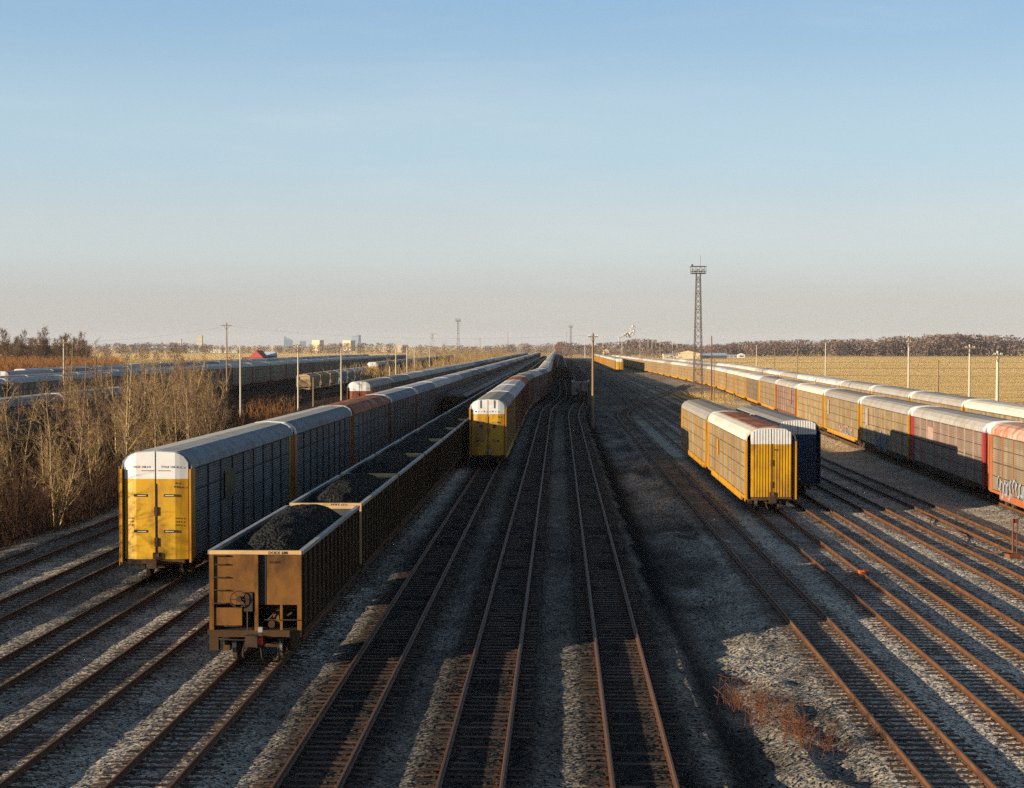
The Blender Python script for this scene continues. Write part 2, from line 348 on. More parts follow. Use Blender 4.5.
def terrain(X, Y):
    dist = np.full(X.shape, 1e3)
    for t in T:
        a, b = TR[t]
        dd = np.abs(X - T[t](Y)); dd = np.where((Y > a) & (Y < b), dd, 1e3); dist = np.minimum(dist, dd)
    off = np.maximum(dist - 1.32, 0)
    dip = np.minimum(off * .13, .13)
    z = -.187 - dip * (.55 + .9 * fbm(X * .35, Y * .2)) + (fbm(X * 1.7, Y * 1.7) - .47) * .09 * sm(.1, .7, off) + (fbm(X * .9, Y * .35) - .47) * .03
    # spoil heaps and the worn cinder path right of the seventh track
    r = X - T[7](Y)
    right = T[8](np.minimum(Y, 236)) - X
    zone = sm(1.5, 2.4, r) * sm(1.3, 2.2, right) * sm(330, 250, Y)
    z = z - zone * .28 * sm(1.8, 3.4, r)
    lump = zone * sm(2.8, 4.2, r)
    z = z + lump * ((fbm(X * .55, Y * .32) - .32) * .8 + (fbm(X * 1.6, Y * 1.1) - .47) * .5)
    z = z + zone * .10 * np.exp(-((r - 1.95) / .25) ** 2)
    z = np.where((X < -27 + .03 * Y), z + .9 * (fbm(X * .12, Y * .12) - .45), z)
    far = sm(250, 900, np.abs(X)) + sm(700, 2000, Y)
    z = z - .1 * np.minimum(far, 1)
    # cover
    stone = np.clip(.64 + 1.1 * (fbm(X * .22, Y * .08) - .47) + .6 * (fbm(X * 1.3, Y * .9) - .47), 0, 1)
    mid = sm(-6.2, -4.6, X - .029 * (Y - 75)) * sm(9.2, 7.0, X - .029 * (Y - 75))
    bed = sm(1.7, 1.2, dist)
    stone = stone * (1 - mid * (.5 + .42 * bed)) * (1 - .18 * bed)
    stone = np.where(zone > .2, np.clip(.36 + 1.4 * (fbm(X * .5, Y * .25) - .42), .2, .9) * sm(2.2, 3.8, r) + .35 * np.exp(-((r - 1.95) / .3) ** 2) * sm(70, 55, Y), stone)  # narrow strip along the ridge is paled to paint its sunlit stripe
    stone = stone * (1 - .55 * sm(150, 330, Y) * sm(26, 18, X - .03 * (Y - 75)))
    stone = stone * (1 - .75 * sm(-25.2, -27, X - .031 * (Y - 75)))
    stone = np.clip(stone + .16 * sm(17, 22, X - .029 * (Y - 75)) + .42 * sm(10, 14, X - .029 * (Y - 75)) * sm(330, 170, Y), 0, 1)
    fx = X - T[14](Y)
    earth = np.clip(sm(-25.6, -27.5, X - .031 * (Y - 75)) + sm(3, 6, fx), 0, 1)
    earth = np.maximum(earth, .3 * sm(3.2, 6, X - T[12](np.minimum(Y, 236))) * sm(110, 140, Y) * sm(2, 3, T[13](Y) - X) * fbm(X * .2, Y * .1))
    field = sm(14, 20, fx + 6 * fbm(X * .05, Y * .05)) * np.clip(.85 + .3 * fbm(X * .01, Y * .02), 0, 1)
    for dd, w in ((585, 6), (792, 14), (1065, 16), (1330, 12), (1600, 40)):
        field = field * (1 - .42 * np.exp(-((Y + .05 * X - dd - 20 * fbm(X * .01, Y * 0 + dd)) / w) ** 2))
    tw = g2(X, Y, 39, 330, 9, 40) + g2(X, Y, 33, 205, 6, 40)
    field = np.maximum(field, np.clip(tw * 1.1 * fbm(X * .3, Y * .1) * 1.6, 0, .9))
    lf = sm(-120, -160, X) * np.clip(fbm(X * .01, Y * .006) * 1.4, 0, 1) + sm(1100, 1500, Y) * .6
    field = np.maximum(field, np.clip(lf, 0, 1))
    return z, stone, field, earth, dist

def seg(a, b, step): return list(np.arange(a, b, step))
xs = [-14000, -9000, -6000, -4000, -2600, -1800, -1200, -800, -550, -400, -300, -230, -180, -150] + seg(-130, -34, 3) + seg(-34, 36, .28) + seg(36, 110, 1.5) + [115, 125, 140, 160, 190, 230, 300, 400, 550, 800, 1200, 1800, 2600, 4000, 6000, 9000, 14000]
ys = [-3000, -1000, -300, -100, -40, 0, 12, 22, 30] + seg(36, 132, .36)
y = 132.
while y < 26000: ys.append(y); y += max(.6, (y - 105) * .026)
ys.append(26000)
xs = np.array(xs); ys = np.array(ys)
XX, YY = np.meshgrid(xs, ys)
Z, st, fi, ea, di = terrain(XX, YY)
nx, ny = len(xs), len(ys)
vv = np.stack([XX, YY, Z], -1).reshape(-1, 3)
ii = np.arange(nx * ny).reshape(ny, nx)
ff = np.stack([ii[:-1, :-1], ii[:-1, 1:], ii[1:, 1:], ii[1:, :-1]], -1).reshape(-1, 4)
me = bpy.data.meshes.new('ground')
me.vertices.add(len(vv)); me.vertices.foreach_set('co', vv.ravel())
me.loops.add(ff.size); me.loops.foreach_set('vertex_index', ff.ravel())
me.polygons.add(len(ff)); me.polygons.foreach_set('loop_start', np.arange(len(ff)) * 4)
me.polygons.foreach_set('use_smooth', np.ones(len(ff), bool)); me.update(calc_edges=True)
ca = me.color_attributes.new('cover', 'FLOAT_COLOR', 'POINT')
ca.data.foreach_set('color', np.stack([st, fi, ea, np.ones_like(st)], -1).ravel())
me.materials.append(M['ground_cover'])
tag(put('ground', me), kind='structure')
def gz(x, y): return float(terrain(np.array([[x]], float), np.array([[y]], float))[0][0, 0])

# ------------------------------------------------------------------ rails and ties
RAILP = [(-.07, -.172), (.07, -.172), (.07, -.155), (.014, -.135), (.014, -.045), (.033, -.035), (.033, -.004), (.024, 0), (-.024, 0), (-.033, -.004), (-.033, -.035), (-.014, -.045), (-.014, -.135), (-.07, -.155)]
def track(t, lift=0):
    a, b = TR[t]
    ds = []; d = a
    while d < b: ds.append(d); d += 3 if d < 260 else (6 if d < 480 else 25)
    ds.append(b)
    rail = MB()
    for sx in (-.755, .755):
        vs = []; n = len(RAILP)
        for d in ds:
            h = hdg(t, d); cx = float(T[t](d)); ux, uy = math.cos(h), math.sin(h)
            for px, pz in RAILP: vs.append((cx + (sx + px) * ux, d + (sx + px) * uy, pz + lift))
        fs = [(i * n + j, i * n + (j + 1) % n, (i + 1) * n + (j + 1) % n, (i + 1) * n + j) for i in range(len(ds) - 1) for j in range(n)]
        rail.add(vs, fs, 'rail_steel')
    tie = MB(); d = a + random.random()
    while d < min(b, 300):
        if d > 36 or True:
            h = hdg(t, d) + random.gauss(0, .012); cx = float(T[t](d)) + random.gauss(0, .04); ux, uy = math.cos(h), math.sin(h)
            L = 1.28 + random.gauss(0, .03); w = .105; z1 = -.176 + random.uniform(-.012, 0) + lift; z0 = -.36
            q = [(-L, -w), (L, -w), (L, w), (-L, w)]
            if d < 115:
                for sx in (-.755, .755):
                    pq = [(sx - .19, -.09), (sx + .19, -.09), (sx + .19, .09), (sx - .19, .09)]; zt = -.168 + lift
                    tie.add([(cx + x * ux - y * uy, d + x * uy + y * ux, -.20) for x, y in pq] + [(cx + x * ux - y * uy, d + x * uy + y * ux, zt) for x, y in pq], [(4, 5, 6, 7), (0, 1, 5, 4), (1, 2, 6, 5), (2, 3, 7, 6), (3, 0, 4, 7)], 'tie_plate')
                    for k in (-.12, .12): tie.box(cx + sx * ux + k - .02, cx + sx * ux + k + .02, d + sx * uy - .05, d + sx * uy + .05, -.17, -.145 + lift, 'tie_plate')
            vs = [(cx + x * ux - y * uy, d + x * uy + y * ux, z0) for x, y in q] + [(cx + x * ux - y * uy, d + x * uy + y * ux, z1) for x, y in q]
            tie.add(vs, [(4, 5, 6, 7), (0, 1, 5, 4), (1, 2, 6, 5), (2, 3, 7, 6), (3, 0, 4, 7)], 'tie_wood')
        d += .55 + random.gauss(0, .02)
    tr = tag(rail.build('railway_track'), kind='structure')
    tie.build('ties', tr)
for t in T: track(t, .005 if t == 8 else 0)

# ------------------------------------------------------------------ rolling stock: bogies and couplers
def bogie_mb(y, gauge=.755, parts=True):
    f = MB()
    for s in (-1, 1):
        f.prism([(s * 1.0, .62), (s * 1.0, .40), (s * 1.12, .40), (s * 1.12, .62)], y - .45, y + .45, 'under')
        f.box(s * 1.06 - .05, s * 1.06 + .05, y - 1.15, y + 1.15, .50, .68, 'under')
        for k in (-1, 1): f.box(s * 1.06 - .11, s * 1.06 + .11, y + k * .88 - .17, y + k * .88 + .17, .30, .58, 'under')
        for k in (-.12, .12): f.cyl((s * 1.06, y + k, .5), (0, 0, 1), .08, .17, 'iron', 8)
    f.box(-1.1, 1.1, y - .2, y + .2, .42, .72, 'under')
    w = []
    for k in (-1, 1):
        m = MB(); yy = y + k * .88
        m.cyl((0, yy, .46), (1, 0, 0), .08, .95, 'iron', 8)
        for s in (-1, 1):
            m.cyl((s * (gauge + .0), yy, .46), (1, 0, 0), .46, .065, 'wheel_rim', 20)
            m.cyl((s * (gauge - .08), yy, .46), (1, 0, 0), .485, .014, 'iron', 20)
            m.cyl((s * (gauge + .067), yy, .46), (1, 0, 0), .36, .01, 'iron', 16)
        w.append(m)
    return f, w
def coupler_mb(y, s):
    m = MB()
    m.box(-.12, .12, min(y, y + s * .55), max(y, y + s * .55), .72, .95, 'iron')
    m.box(-.20, .17, min(y + s * .5, y + s * .78), max(y + s * .5, y + s * .78), .66, 1.02, 'iron')
    m.box(.08, .22, min(y + s * .74, y + s * .92), max(y + s * .74, y + s * .92), .68, 1.0, 'iron')
    m.tube([(-.3, y, .75), (-.34, y + s * .35, .5), (-.30, y + s * .6, .35), (-.26, y + s * .7, .32)], .035, 'iron', 6)
    m.tube([(-1.2, y, .8), (-1.1, y + s * .18, .8), (-.3, y + s * .18, .78)], .02, 'iron', 5)
    return m
def join(*ms):
    o = MB()
    for m in ms:
        k = len(o.v); o.v += m.v
        idx = [o.role(r) for r in m.roles]
        o.f += [tuple(k + q for q in f) for f in m.f]; o.m += [idx[i] for i in m.m]
    return o

# ------------------------------------------------------------------ autoracks
LB = 27.2                                            # body length over the end doors
def roof_poly(H, ov=.05, dz=0):
    e = H - .75
    return [(-1.5 - ov, e + dz), (-1.44 - ov, e + .30 + dz), (-1.22, e + .58 + dz), (-.86, H - .03 + dz), (0, H + .03 + dz), (.86, H - .03 + dz), (1.22, e + .58 + dz), (1.44 + ov, e + .30 + dz), (1.5 + ov, e + dz)]
def ar_side(H, s):
    m = MB(); e = H - .75; x = s * 1.46; y0 = LB / 2 - 1.05
    m.box(min(x, x - s * .06), max(x, x - s * .06), -y0, y0, .98, e - .02, 'panel')
    n = 9; st = 2 * y0 / n
    for i in range(1, n):
        y = -y0 + i * st; m.box(min(x, x + s * .055), max(x, x + s * .055), y - .06, y + .06, .95, e - .01, 'rib')
    for k in range(1, 4):
        z = .98 + (e - 1) * k / 4; m.box(min(x + s * .004, x + s * .018), max(x + s * .004, x + s * .018), -y0, y0, z - .025, z + .025, 'seam')
    m.box(min(x + s * .004, x + s * .02), max(x + s * .004, x + s * .02), -y0, y0, e - .10, e - .035, 'seam')
    return m
def ar_roof(H):
    m = MB(); p = roof_poly(H); yo = LB / 2 - .22
    under = [(x * .96, z - .05) for x, z in p][::-1]
    a, b = -yo + .42, yo - .42; n = len(p)
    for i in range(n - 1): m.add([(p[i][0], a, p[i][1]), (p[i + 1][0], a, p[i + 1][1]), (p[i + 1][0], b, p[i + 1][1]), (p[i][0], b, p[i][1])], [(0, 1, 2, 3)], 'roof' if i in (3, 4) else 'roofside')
    m.prism(under, a, b, 'roofside', False, False)
    m.add([(p[0][0], a, p[0][1]), (under[-1][0], a, under[-1][1]), (under[-1][0], b, under[-1][1]), (p[0][0], b, p[0][1])], [(0, 1, 2, 3)], 'roofside'); m.add([(p[-1][0], a, p[-1][1]), (under[0][0], a, under[0][1]), (under[0][0], b, under[0][1]), (p[-1][0], b, p[-1][1])], [(0, 1, 2, 3)], 'roofside')
    for a, b in ((-yo, -yo + .42), (yo - .42, yo)): m.prism([(x * 1.008, z + .012) for x, z in p] + under, a, b, 'band')
    return m
def ar_frame(H):
    m = MB()
    m.box(-1.42, 1.42, -LB / 2 + .5, LB / 2 - .5, .80, .97, 'under')
    for s in (-1, 1): m.box(min(s * 1.40, s * 1.52), max(s * 1.40, s * 1.52), -LB / 2 + 3.2, LB / 2 - 3.2, .52, .955, 'sill'); m.box(min(s * 1.40, s * 1.515), max(s * 1.40, s * 1.515), -LB / 2 + .4, LB / 2 - .4, .78, .953, 'sill')
    m.box(-.3, .3, -LB / 2 + .4, LB / 2 - .4, .55, .82, 'under')
    for y in (-6, -2, 2.5, 6): m.box(-.9, .9, y - .1, y + .1, .45, .8, 'under')
    m.box(-1.0, -.45, -2, -.6, .4, .78, 'under'); m.cyl((.8, 1.2, .62), (0, 1, 0), .2, .7, 'under', 10)
    for s in (-1, 1):                                # dark bulkhead behind each pair of doors, buffer beam
        y = s * (LB / 2 - .5); m.box(-1.4, 1.4, y - .04, y + .04, .97, H - .8, 'seam')
        y = s * (LB / 2 - .12); m.box(-1.25, 1.25, y - .1, y + .1, .78, .96, 'under')
    return m
def ar_post(H, s, k):
    """corner post: k is the end (-1 near), s the side"""
    m = MB(); e = H - .75; a, b = sorted((k * (LB / 2 - 1.05), k * (LB / 2 - .42))); x0, x1 = sorted((s * 1.38, s * 1.51))
    m.box(x0, x1, a, b, .9, e - .005, 'post')
    a, b = sorted((k * (LB / 2 - .40), k * (LB / 2 + .02))); x0, x1 = sorted((s * 1.475, s * 1.56))
    m.box(x0, x1, a, b, .85, e - .02, 'post')
    return m
def ar_ladder(H, s, k):
    m = MB(); y = k * (LB / 2 - .2); e = H - .75
    for q in (-.19, .19): m.tube([(s * 1.60, y + q, .7), (s * 1.60, y + q, e + .1)], .018, 'post', 5)
    z = .8
    while z < e: m.tube([(s * 1.60, y - .19, z), (s * 1.60, y + .19, z)], .014, 'post', 4); z += .36
    return m
def ar_door(H, s, k, ribs):
    """one leaf (side s) of the end doors at end k; white above, paint below, a real shell with depth"""
    m = MB(); e = H - .75; split = H - (.95 if ribs else 1.2)
    def top(x): return float(np.interp(x, [0, .86, 1.05, 1.22, 1.40], [H - .0, H - .05, H - .13, H - .24, H - .50]))
    if ribs:
        xs_ = [.03]; off = []
        while xs_[-1] < 1.2: xs_ += [xs_[-1] + .105, xs_[-1] + .175]; off += [0, .038]
        xs_ = xs_[:len(off) + 1]
    else:
        xs_ = [.03, .42, .86, 1.05, 1.22, 1.40]; off = [0, 0, 0, .02, .05]
    yy = k * LB / 2
    prev = None
    for i, o in enumerate(off):
        xa, xb = xs_[i], xs_[i + 1]
        da, db = (o, o) if ribs else (max(0, xa - .9) * .30, max(0, xb - .9) * .30)
        for z0, z1a, z1b, r in ((.98, split, split, 'door'), (split, min(top(xa), H), top(xb), 'doortop')):
            m.add([(s * xa, yy - k * da, z0), (s * xb, yy - k * db, z0), (s * xb, yy - k * db, z1b), (s * xa, yy - k * da, z1a),
                   (s * xa, yy - k * .2, z0), (s * xb, yy - k * .2, z0), (s * xb, yy - k * .2, z1b), (s * xa, yy - k * .2, z1a)],
                  [(0, 1, 2, 3), (7, 6, 5, 4), (0, 4, 5, 1), (3, 2, 6, 7), (1, 5, 6, 2), (0, 3, 7, 4)], r)
    if not ribs:
        for z in (2.15, 3.72):                       # recessed handles
            m.box(*sorted((s * .36, s * .96)), *sorted((yy + k * .004, yy + k * .02)), z, z + .11, 'seam')
            m.box(*sorted((s * .42, s * .80)), *sorted((yy + k * .021, yy + k * .028)), z + .04, z + .065, 'doortop')
    return m
def ar_lock(H, k):
    m = MB(); y = k * LB / 2
    for z in (1.55, 2.9):
        m.box(-.05, .09, *sorted((y + k * .005, y + k * .07)), z, z + .38, 'lock')
    m.tube([(.0, y + k * .03, 1.0), (.0, y + k * .03, 4.3)], .018, 'lock', 5)
    m.box(-.12, .22, *sorted((y + k * .005, y + k * .1)), 1.0, 1.28, 'lock'); m.box(.05, .16, *sorted((y + k * .1, y + k * .14)), 1.12, 1.24, 'wheel_rim')
    return m
AR = {}
def ar_meshes(H, ribs):
    key = (H, ribs)
    if key in AR: return AR[key]
    p = []                                            # (name, mesh, [(sub name, mesh)])
    for s in (-1, 1): p.append(('side_panel', ar_side(H, s), []))
    p.append(('roof', ar_roof(H), [])); p.append(('underframe', ar_frame(H), []))
    for k in (-1, 1):
        for s in (-1, 1):
            p.append(('corner_post', ar_post(H, s, k), []))
            p.append(('end_door', ar_door(H, s, k, ribs and k < 0), []))
        p.append(('door_lock', ar_lock(H, k), []))
        p.append(('ladder', ar_ladder(H, k, k), []))
        f, w = bogie_mb(k * (LB / 2 - 2.9)); p.append(('bogie', f, [('wheelset', q) for q in w]))
        p.append(('coupler', coupler_mb(k * (LB / 2 - .1), k), []))
    allm = join(*[q[1] for q in p if q[0] not in ('ladder', 'door_lock', 'coupler')], *[w for q in p for _, w in q[2]])
    AR[key] = ([(n, m.mesh(n), [(sn, sm_.mesh(sn)) for sn, sm_ in sub]) for n, m, sub in p], allm.mesh('autorack'))
    return AR[key]
def spec(panel='panel_grey', post='yellow', roof='roof_grey', band='white_paint', door='yellow_door', top='white_paint', rib=None, lock='lock_dark', sill=None, slope=None):
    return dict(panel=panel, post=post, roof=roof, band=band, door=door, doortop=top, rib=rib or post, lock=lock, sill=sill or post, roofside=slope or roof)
def autorack(t, d, H, sk, label, group, full, ribs=False):
    """car whose near end stands at distance d on track t"""
    y = d + LB / 2; loc = (float(T[t](y)), y, 0)
    x0, x1 = float(T[t](d)), float(T[t](d + LB)); rz = -math.atan2(x1 - x0, LB); loc = ((x0 + x1) / 2, y, 0)
    parts, whole = ar_meshes(H, ribs)
    if not full:
        o = put('autorack', whole, None, sk); o.location = loc; o.rotation_euler = (0, 0, rz)
        return tag(o, label, 'railcar', group)
    r = empty('autorack', loc, rz, label, 'railcar', group)
    for n, me_, sub in parts:
        o = put(n, me_, r, sk)
        for sn, sme in sub: put(sn, sme, o, sk)
    return r
def text_mesh(txt, size, name):
    c = bpy.data.curves.new('lettering', 'FONT'); c.body = txt; c.size = size; c.extrude = .004; c.space_character = 1.1
    o = bpy.data.objects.new('lettering', c); COL.objects.link(o)
    bpy.context.view_layer.update()
    me_ = bpy.data.meshes.new_from_object(o.evaluated_get(bpy.context.evaluated_depsgraph_get()))
    bpy.data.objects.remove(o); me_.name = name; return me_
def lettering(txt, size, parent, loc, rot=(PI / 2, 0, 0), m='black_print'):
    me_ = text_mesh(txt, size, 'lettering'); me_.materials.clear(); me_.materials.append(M[m])
    o = put('lettering', me_, parent); o.location = loc; o.rotation_euler = rot; return o
def graffiti(parent, s, y0, z0, w, h, cols, seed):
    """sprayed loops on a car side"""
    rd = random.Random(seed); m = MB(); x = s * 1.528
    n = max(3, int(w / .8))
    for i in range(n):
        cy = y0 + w * (i + .5) / n + rd.uniform(-.15, .15); hh = h * rd.uniform(.5, 1); zc = z0 + h / 2 + rd.uniform(-.15, .15) * h
        for q in range(3):
            a = rd.uniform(0, 6.3); k = 7; arc = rd.uniform(1.5, 4.5); lf = .003 * (q + 1)
            pts = [(x + s * lf, cy + .52 * math.cos(a + arc * j / k) * rd.uniform(.6, 1.1), zc + .5 * hh * math.sin(a + arc * j / k) * rd.uniform(.8, 1.1)) for j in range(k + 1)]
            wd = rd.uniform(.05, .13)
            vs = []
            for j, pt in enumerate(pts): vs += [(pt[0], pt[1] - wd, pt[2] - wd * .6), (pt[0], pt[1] + wd, pt[2] + wd * .6)]
            nb = [(v[0] - s * .006, v[1], v[2]) for v in vs]; L_ = len(vs)
            fs = [(2 * j, 2 * j + 1, 2 * j + 3, 2 * j + 2) for j in range(k)] + [(L_ + 2 * j + 2, L_ + 2 * j + 3, L_ + 2 * j + 1, L_ + 2 * j) for j in range(k)]
            m.add(vs + nb, fs, cols[(i + q) % len(cols)])
    return m.build('graffiti', parent)
def decal(parent, s, y0, z0, w, h, m_, name='decal'):
    m = MB(); x = s * 1.53; m.box(*sorted((x, x + s * .008)), y0, y0 + w, z0, z0 + h, m_); return m.build(name, parent)

POSTS = ['yellow', 'yellow', 'yellow', 'orange', 'brown_red', 'yellow']
PANELS = ['panel_grey', 'panel_tan', 'panel_grey', 'panel_tan', 'panel_pink']
ROOFS = ['roof_grey', 'roof_galv', 'roof_galv', 'roof_grey', 'roof_white', 'roof_galv']
def rnd_spec(rd, white=.5, **kw):
    ps = rd.choice(POSTS)
    a = dict(panel=rd.choice(PANELS), post=ps, roof=rd.choice(ROOFS), band='white_paint' if rd.random() < white else 'roof_grey', slope=rd.choice(['roof_steel_shade', 'roof_steel_shade', 'roof_galv', 'roof_white']) if ps == 'brown_red' or kw.get('post') == 'brown_red' else None, door='yellow_door' if ps == 'yellow' else ps)
    a.update(kw); return spec(**a)
def row(t, d0, n, H, specs, where, group, nfull, seed, named=12, labels={}, pitch=28.0, white=.5, **kw):
    rd = random.Random(seed); out = []
    for i in range(n):
        sk = specs[i] if i < len(specs) else rnd_spec(rd, white, **kw)
        if i in labels: lb = labels[i]
        elif i < named: lb = '%s autorack from the near end of %s' % (ORD[i], where)
        else: lb = 'tiny far autorack of ' + where
        out.append(autorack(t, d0 + i * pitch, H, sk, lb, group, i < nfull))
    return out

# left long row (track 2)
sp2 = [spec('panel_grey', roof='roof_white', slope='roof_steel_shade', band='roof_steel_shade', rib='seam', sill='under'), spec('panel_grey', post='orange', roof='roof_white', slope='roof_steel_shade', rib='seam', sill='under'), spec('panel_grey', post='brown_red', roof='roof_rust', door='brown_red', band='roof_rust'),
       spec('panel_grey', post='brown_red', roof='roof_galv', slope='roof_steel_shade'), spec('panel_grey', post='brown_red', roof='roof_galv', slope='roof_steel_shade'), spec('panel_blue', roof='roof_galv', post='brown_red')]
r2 = row(2, 71.9, 40, 5.7, sp2, 'the long row left of the coal train', 'autoracks in the long row left of the coal train', 9, 21, 14,
         {0: 'nearest autorack at left with yellow and white closed end doors', 1: 'autorack with stained whitish roof coupled behind the yellow doored one',
          2: 'autorack with rusty brown roof, third in the row left of the coal', 5: 'blue sided autorack in the row left of the coal train'}, roof='roof_galv', post='brown_red')
c0 = r2[0]
DZ = -LB / 2
for sx, tx in ((-1.02, 'TTGX 158 LO'), (.25, 'TTGX 158 LO')): lettering(tx, .125, c0, (sx, DZ - .006, 4.98))
for x0, x1 in ((-.62, -.06), (.12, .66)):
    m = MB(); m.box(x0, x1, DZ - .008, DZ - .002, 4.84, 4.875, 'crimson'); m.build('stripe', c0)
lettering('ET', .11, c0, (.86, DZ - .012, 4.28)); lettering('94667', .11, c0, (.80, DZ - .012, 4.12))
for x in (-1.2, .86):
    for z in (2.75, 2.6, 2.45): lettering('LMT', .1, c0, (x, DZ - .012, z))
decal(c0, 1, -6.2, 2.95, 2.4, 1.35, 'lime_decal')

# left outer row (track 0), brown-red door end
sp0 = [spec('panel_tan', post='brown_red', roof='roof_grey', door='brown_red', band='roof_grey'), spec('panel_grey', post='brown_red', roof='roof_grey'), spec('panel_grey', roof='roof_white'), spec('panel_grey', roof='roof_galv')]
row(0, 213, 34, 5.7, sp0, 'the outer left row led by the brown-red doors', 'autoracks in the outer left row', 4, 22, 9, {0: 'autorack with brown-red doors under a white top, heading the outer left row'}, roof='roof_galv', post='brown_red')

# middle row (track 5)
sp5 = [spec('panel_grey', roof='roof_grey', lock='crimson'), spec('panel_tan', roof='roof_galv', post='brown_red'), spec('panel_grey', roof='roof_galv', post='brown_red'), spec('panel_grey', post='brown_red', roof='roof_rust', band='roof_rust'),
       spec('panel_grey', roof='roof_grey', post='brown_red')]
r5 = row(5, 140.6, 46, 5.7, sp5, 'the middle row right of the coal train', 'autoracks in the middle row', 7, 23, 12, {0: 'autorack with half shaded yellow doors heading the middle row', 3: 'autorack with rusty roof, fourth in the middle row'}, post='brown_red')
m = MB()
for i in range(9): m.box(-1.1 + i * .24, -.98 + i * .24, DZ - .01, DZ - .003, 4.66, 4.72 + .05 * (i % 3 == 0), 'panel_grey')
for x in (-.62, .55): m.box(x - .05, x + .05, DZ - .03, DZ - .003, 5.0, 5.68, 'panel_grey')
m.build('door_mark', r5[0])
lettering('AC 37', .15, r5[0], (.82, DZ - .02, 4.2)); 
for x in (-.75, .4):
    m = MB(); m.box(x, x + .3, DZ - .01, DZ - .003, 3.3, 3.6, 'brown_red'); m.build('door_mark', r5[0])
m = MB(); m.box(.06, .24, DZ - .2, DZ - .12, 1.05, 1.55, 'pink_decal'); m.build('rear_marker', r5[0])

# pair standing alone (track 9) and the blue one (track 10)
pa = autorack(9, 101.6, 5.2, spec('panel_tan', roof='roof_white', band='roof_white'), 'autorack with ribbed yellow doors and rust streaked white roof, standing alone', None, True, True)
m = MB(); m.prism([(-.80, 5.215), (.86, 5.215), (.86, 5.235), (-.0, 5.268), (-.80, 5.236)], -LB / 2 + 1.6, LB / 2 - 2, 'roof_rust'); m.build('rusty_roof_patch', pa)
decal(pa, -1, 4.6, 2.35, 1.0, 1.15, 'yellow', 'yellow_plate')
lettering('AX 3', .16, pa, (.18, DZ - .012, 4.0 - .15)); 
pb = autorack(9, 129.6, 5.2, spec('panel_tan', roof='roof_grey', band='roof_grey'), 'partly shaded autorack coupled behind the ribbed yellow doored one', None, True)
bl = autorack(10, 113, 5.2, spec('navy', post='navy', roof='roof_grey', door='navy', band='roof_grey', lock='navy'), 'dark blue autorack with ribbed doors and white top beside the yellow pair', None, True, True)
lettering('XO 21', .2, bl, (-.55, DZ - .012, 3.75), m='graffiti_blue')

# right long row (track 13): the first car runs out of the frame
sp13 = [spec('panel_tan', post='orange', roof='roof_streak'), spec('panel_pink', post='crimson', roof='roof_grey', rib='pink_decal', sill='under'), spec('panel_tan', roof='roof_grey', sill='under'), spec('panel_tan', roof='roof_grey'),
        spec('panel_tan', roof='roof_white'), spec('panel_pink', post='brown_red', roof='roof_grey'), spec('panel_tan', roof='roof_grey'), spec('panel_grey', roof='roof_galv'), spec('panel_tan', roof='roof_white')]
r13 = row(13, 81.3, 31, 5.3, sp13, 'the right hand row nearest the empty tracks', 'autoracks in the right hand row', 10, 24, 14,
          {0: 'orange ended autorack with rust striped roof at the right edge', 1: 'autorack with crimson corner post and pink square mark on its side',
           2: 'autorack with yellow posts and faint blue-white graffiti, half in shadow', 3: 'autorack with pink and white graffiti along its yellow sill', 4: 'white roofed autorack behind the pink graffiti car',
           5: 'autorack with brown-red posts and pinkish panels in the right row'}, post='yellow', panel='panel_tan')
graffiti(r13[0], -1, 3.5, .75, 7.5, 1.3, ['graffiti_white', 'graffiti_blue', 'graffiti_white'], 3)
decal(r13[1], -1, 4.2, 2.9, 2.2, 1.1, 'pink_decal'); lettering('GT', .8, r13[1], (-1.545, 6.0, 3.05), (PI / 2, 0, -PI / 2), 'graffiti_white')
graffiti(r13[2], -1, -3, .85, 8.5, 1.6, ['graffiti_blue', 'graffiti_blue'], 5)
decal(r13[2], -1, 8.6, 2.6, 1.5, 1.7, 'pink_decal'); lettering('123', .55, r13[2], (-1.545, 9.9, 3.5), (PI / 2, 0, -PI / 2), 'graffiti_white')
graffiti(r13[3], -1, -9, .75, 9.5, 1.1, ['graffiti_pink', 'graffiti_white', 'graffiti_pink'], 8)
decal(r13[3], -1, 9.2, 2.5, 1.2, 1.7, 'pink_decal')
graffiti(r13[6], -1, -4, .85, 1.8, 1.2, ['graffiti_white'], 9)
decal(r13[5], -1, -8, 2.3, .7, 1.9, 'crimson', 'red_stripe')
# far right row (track 14)
sp14 = [spec('panel_tan', roof='roof_white', band='roof_white'), spec('panel_tan', roof='roof_white', band='roof_white'), spec('panel_tan', roof='roof_grey'), spec('panel_tan', roof='roof_grey'), spec('panel_tan', roof='roof_grey'), spec('panel_tan', roof='roof_galv')]
row(14, 99, 22, 5.3, sp14, 'the outermost right row beside the field', 'autoracks in the outermost right row', 6, 25, 12, {1: 'cream white roofed autorack at right edge in the row by the field'}, post='yellow', panel='panel_tan', white=.7)
row(12, 653, 15, 5.3, [spec('panel_tan')], 'the short distant right row led by a yellow end', 'autoracks in the distant right row', 1, 26, 1, {0: 'far yellow ended autorack heading the short right row'}, panel='panel_tan', post='yellow')
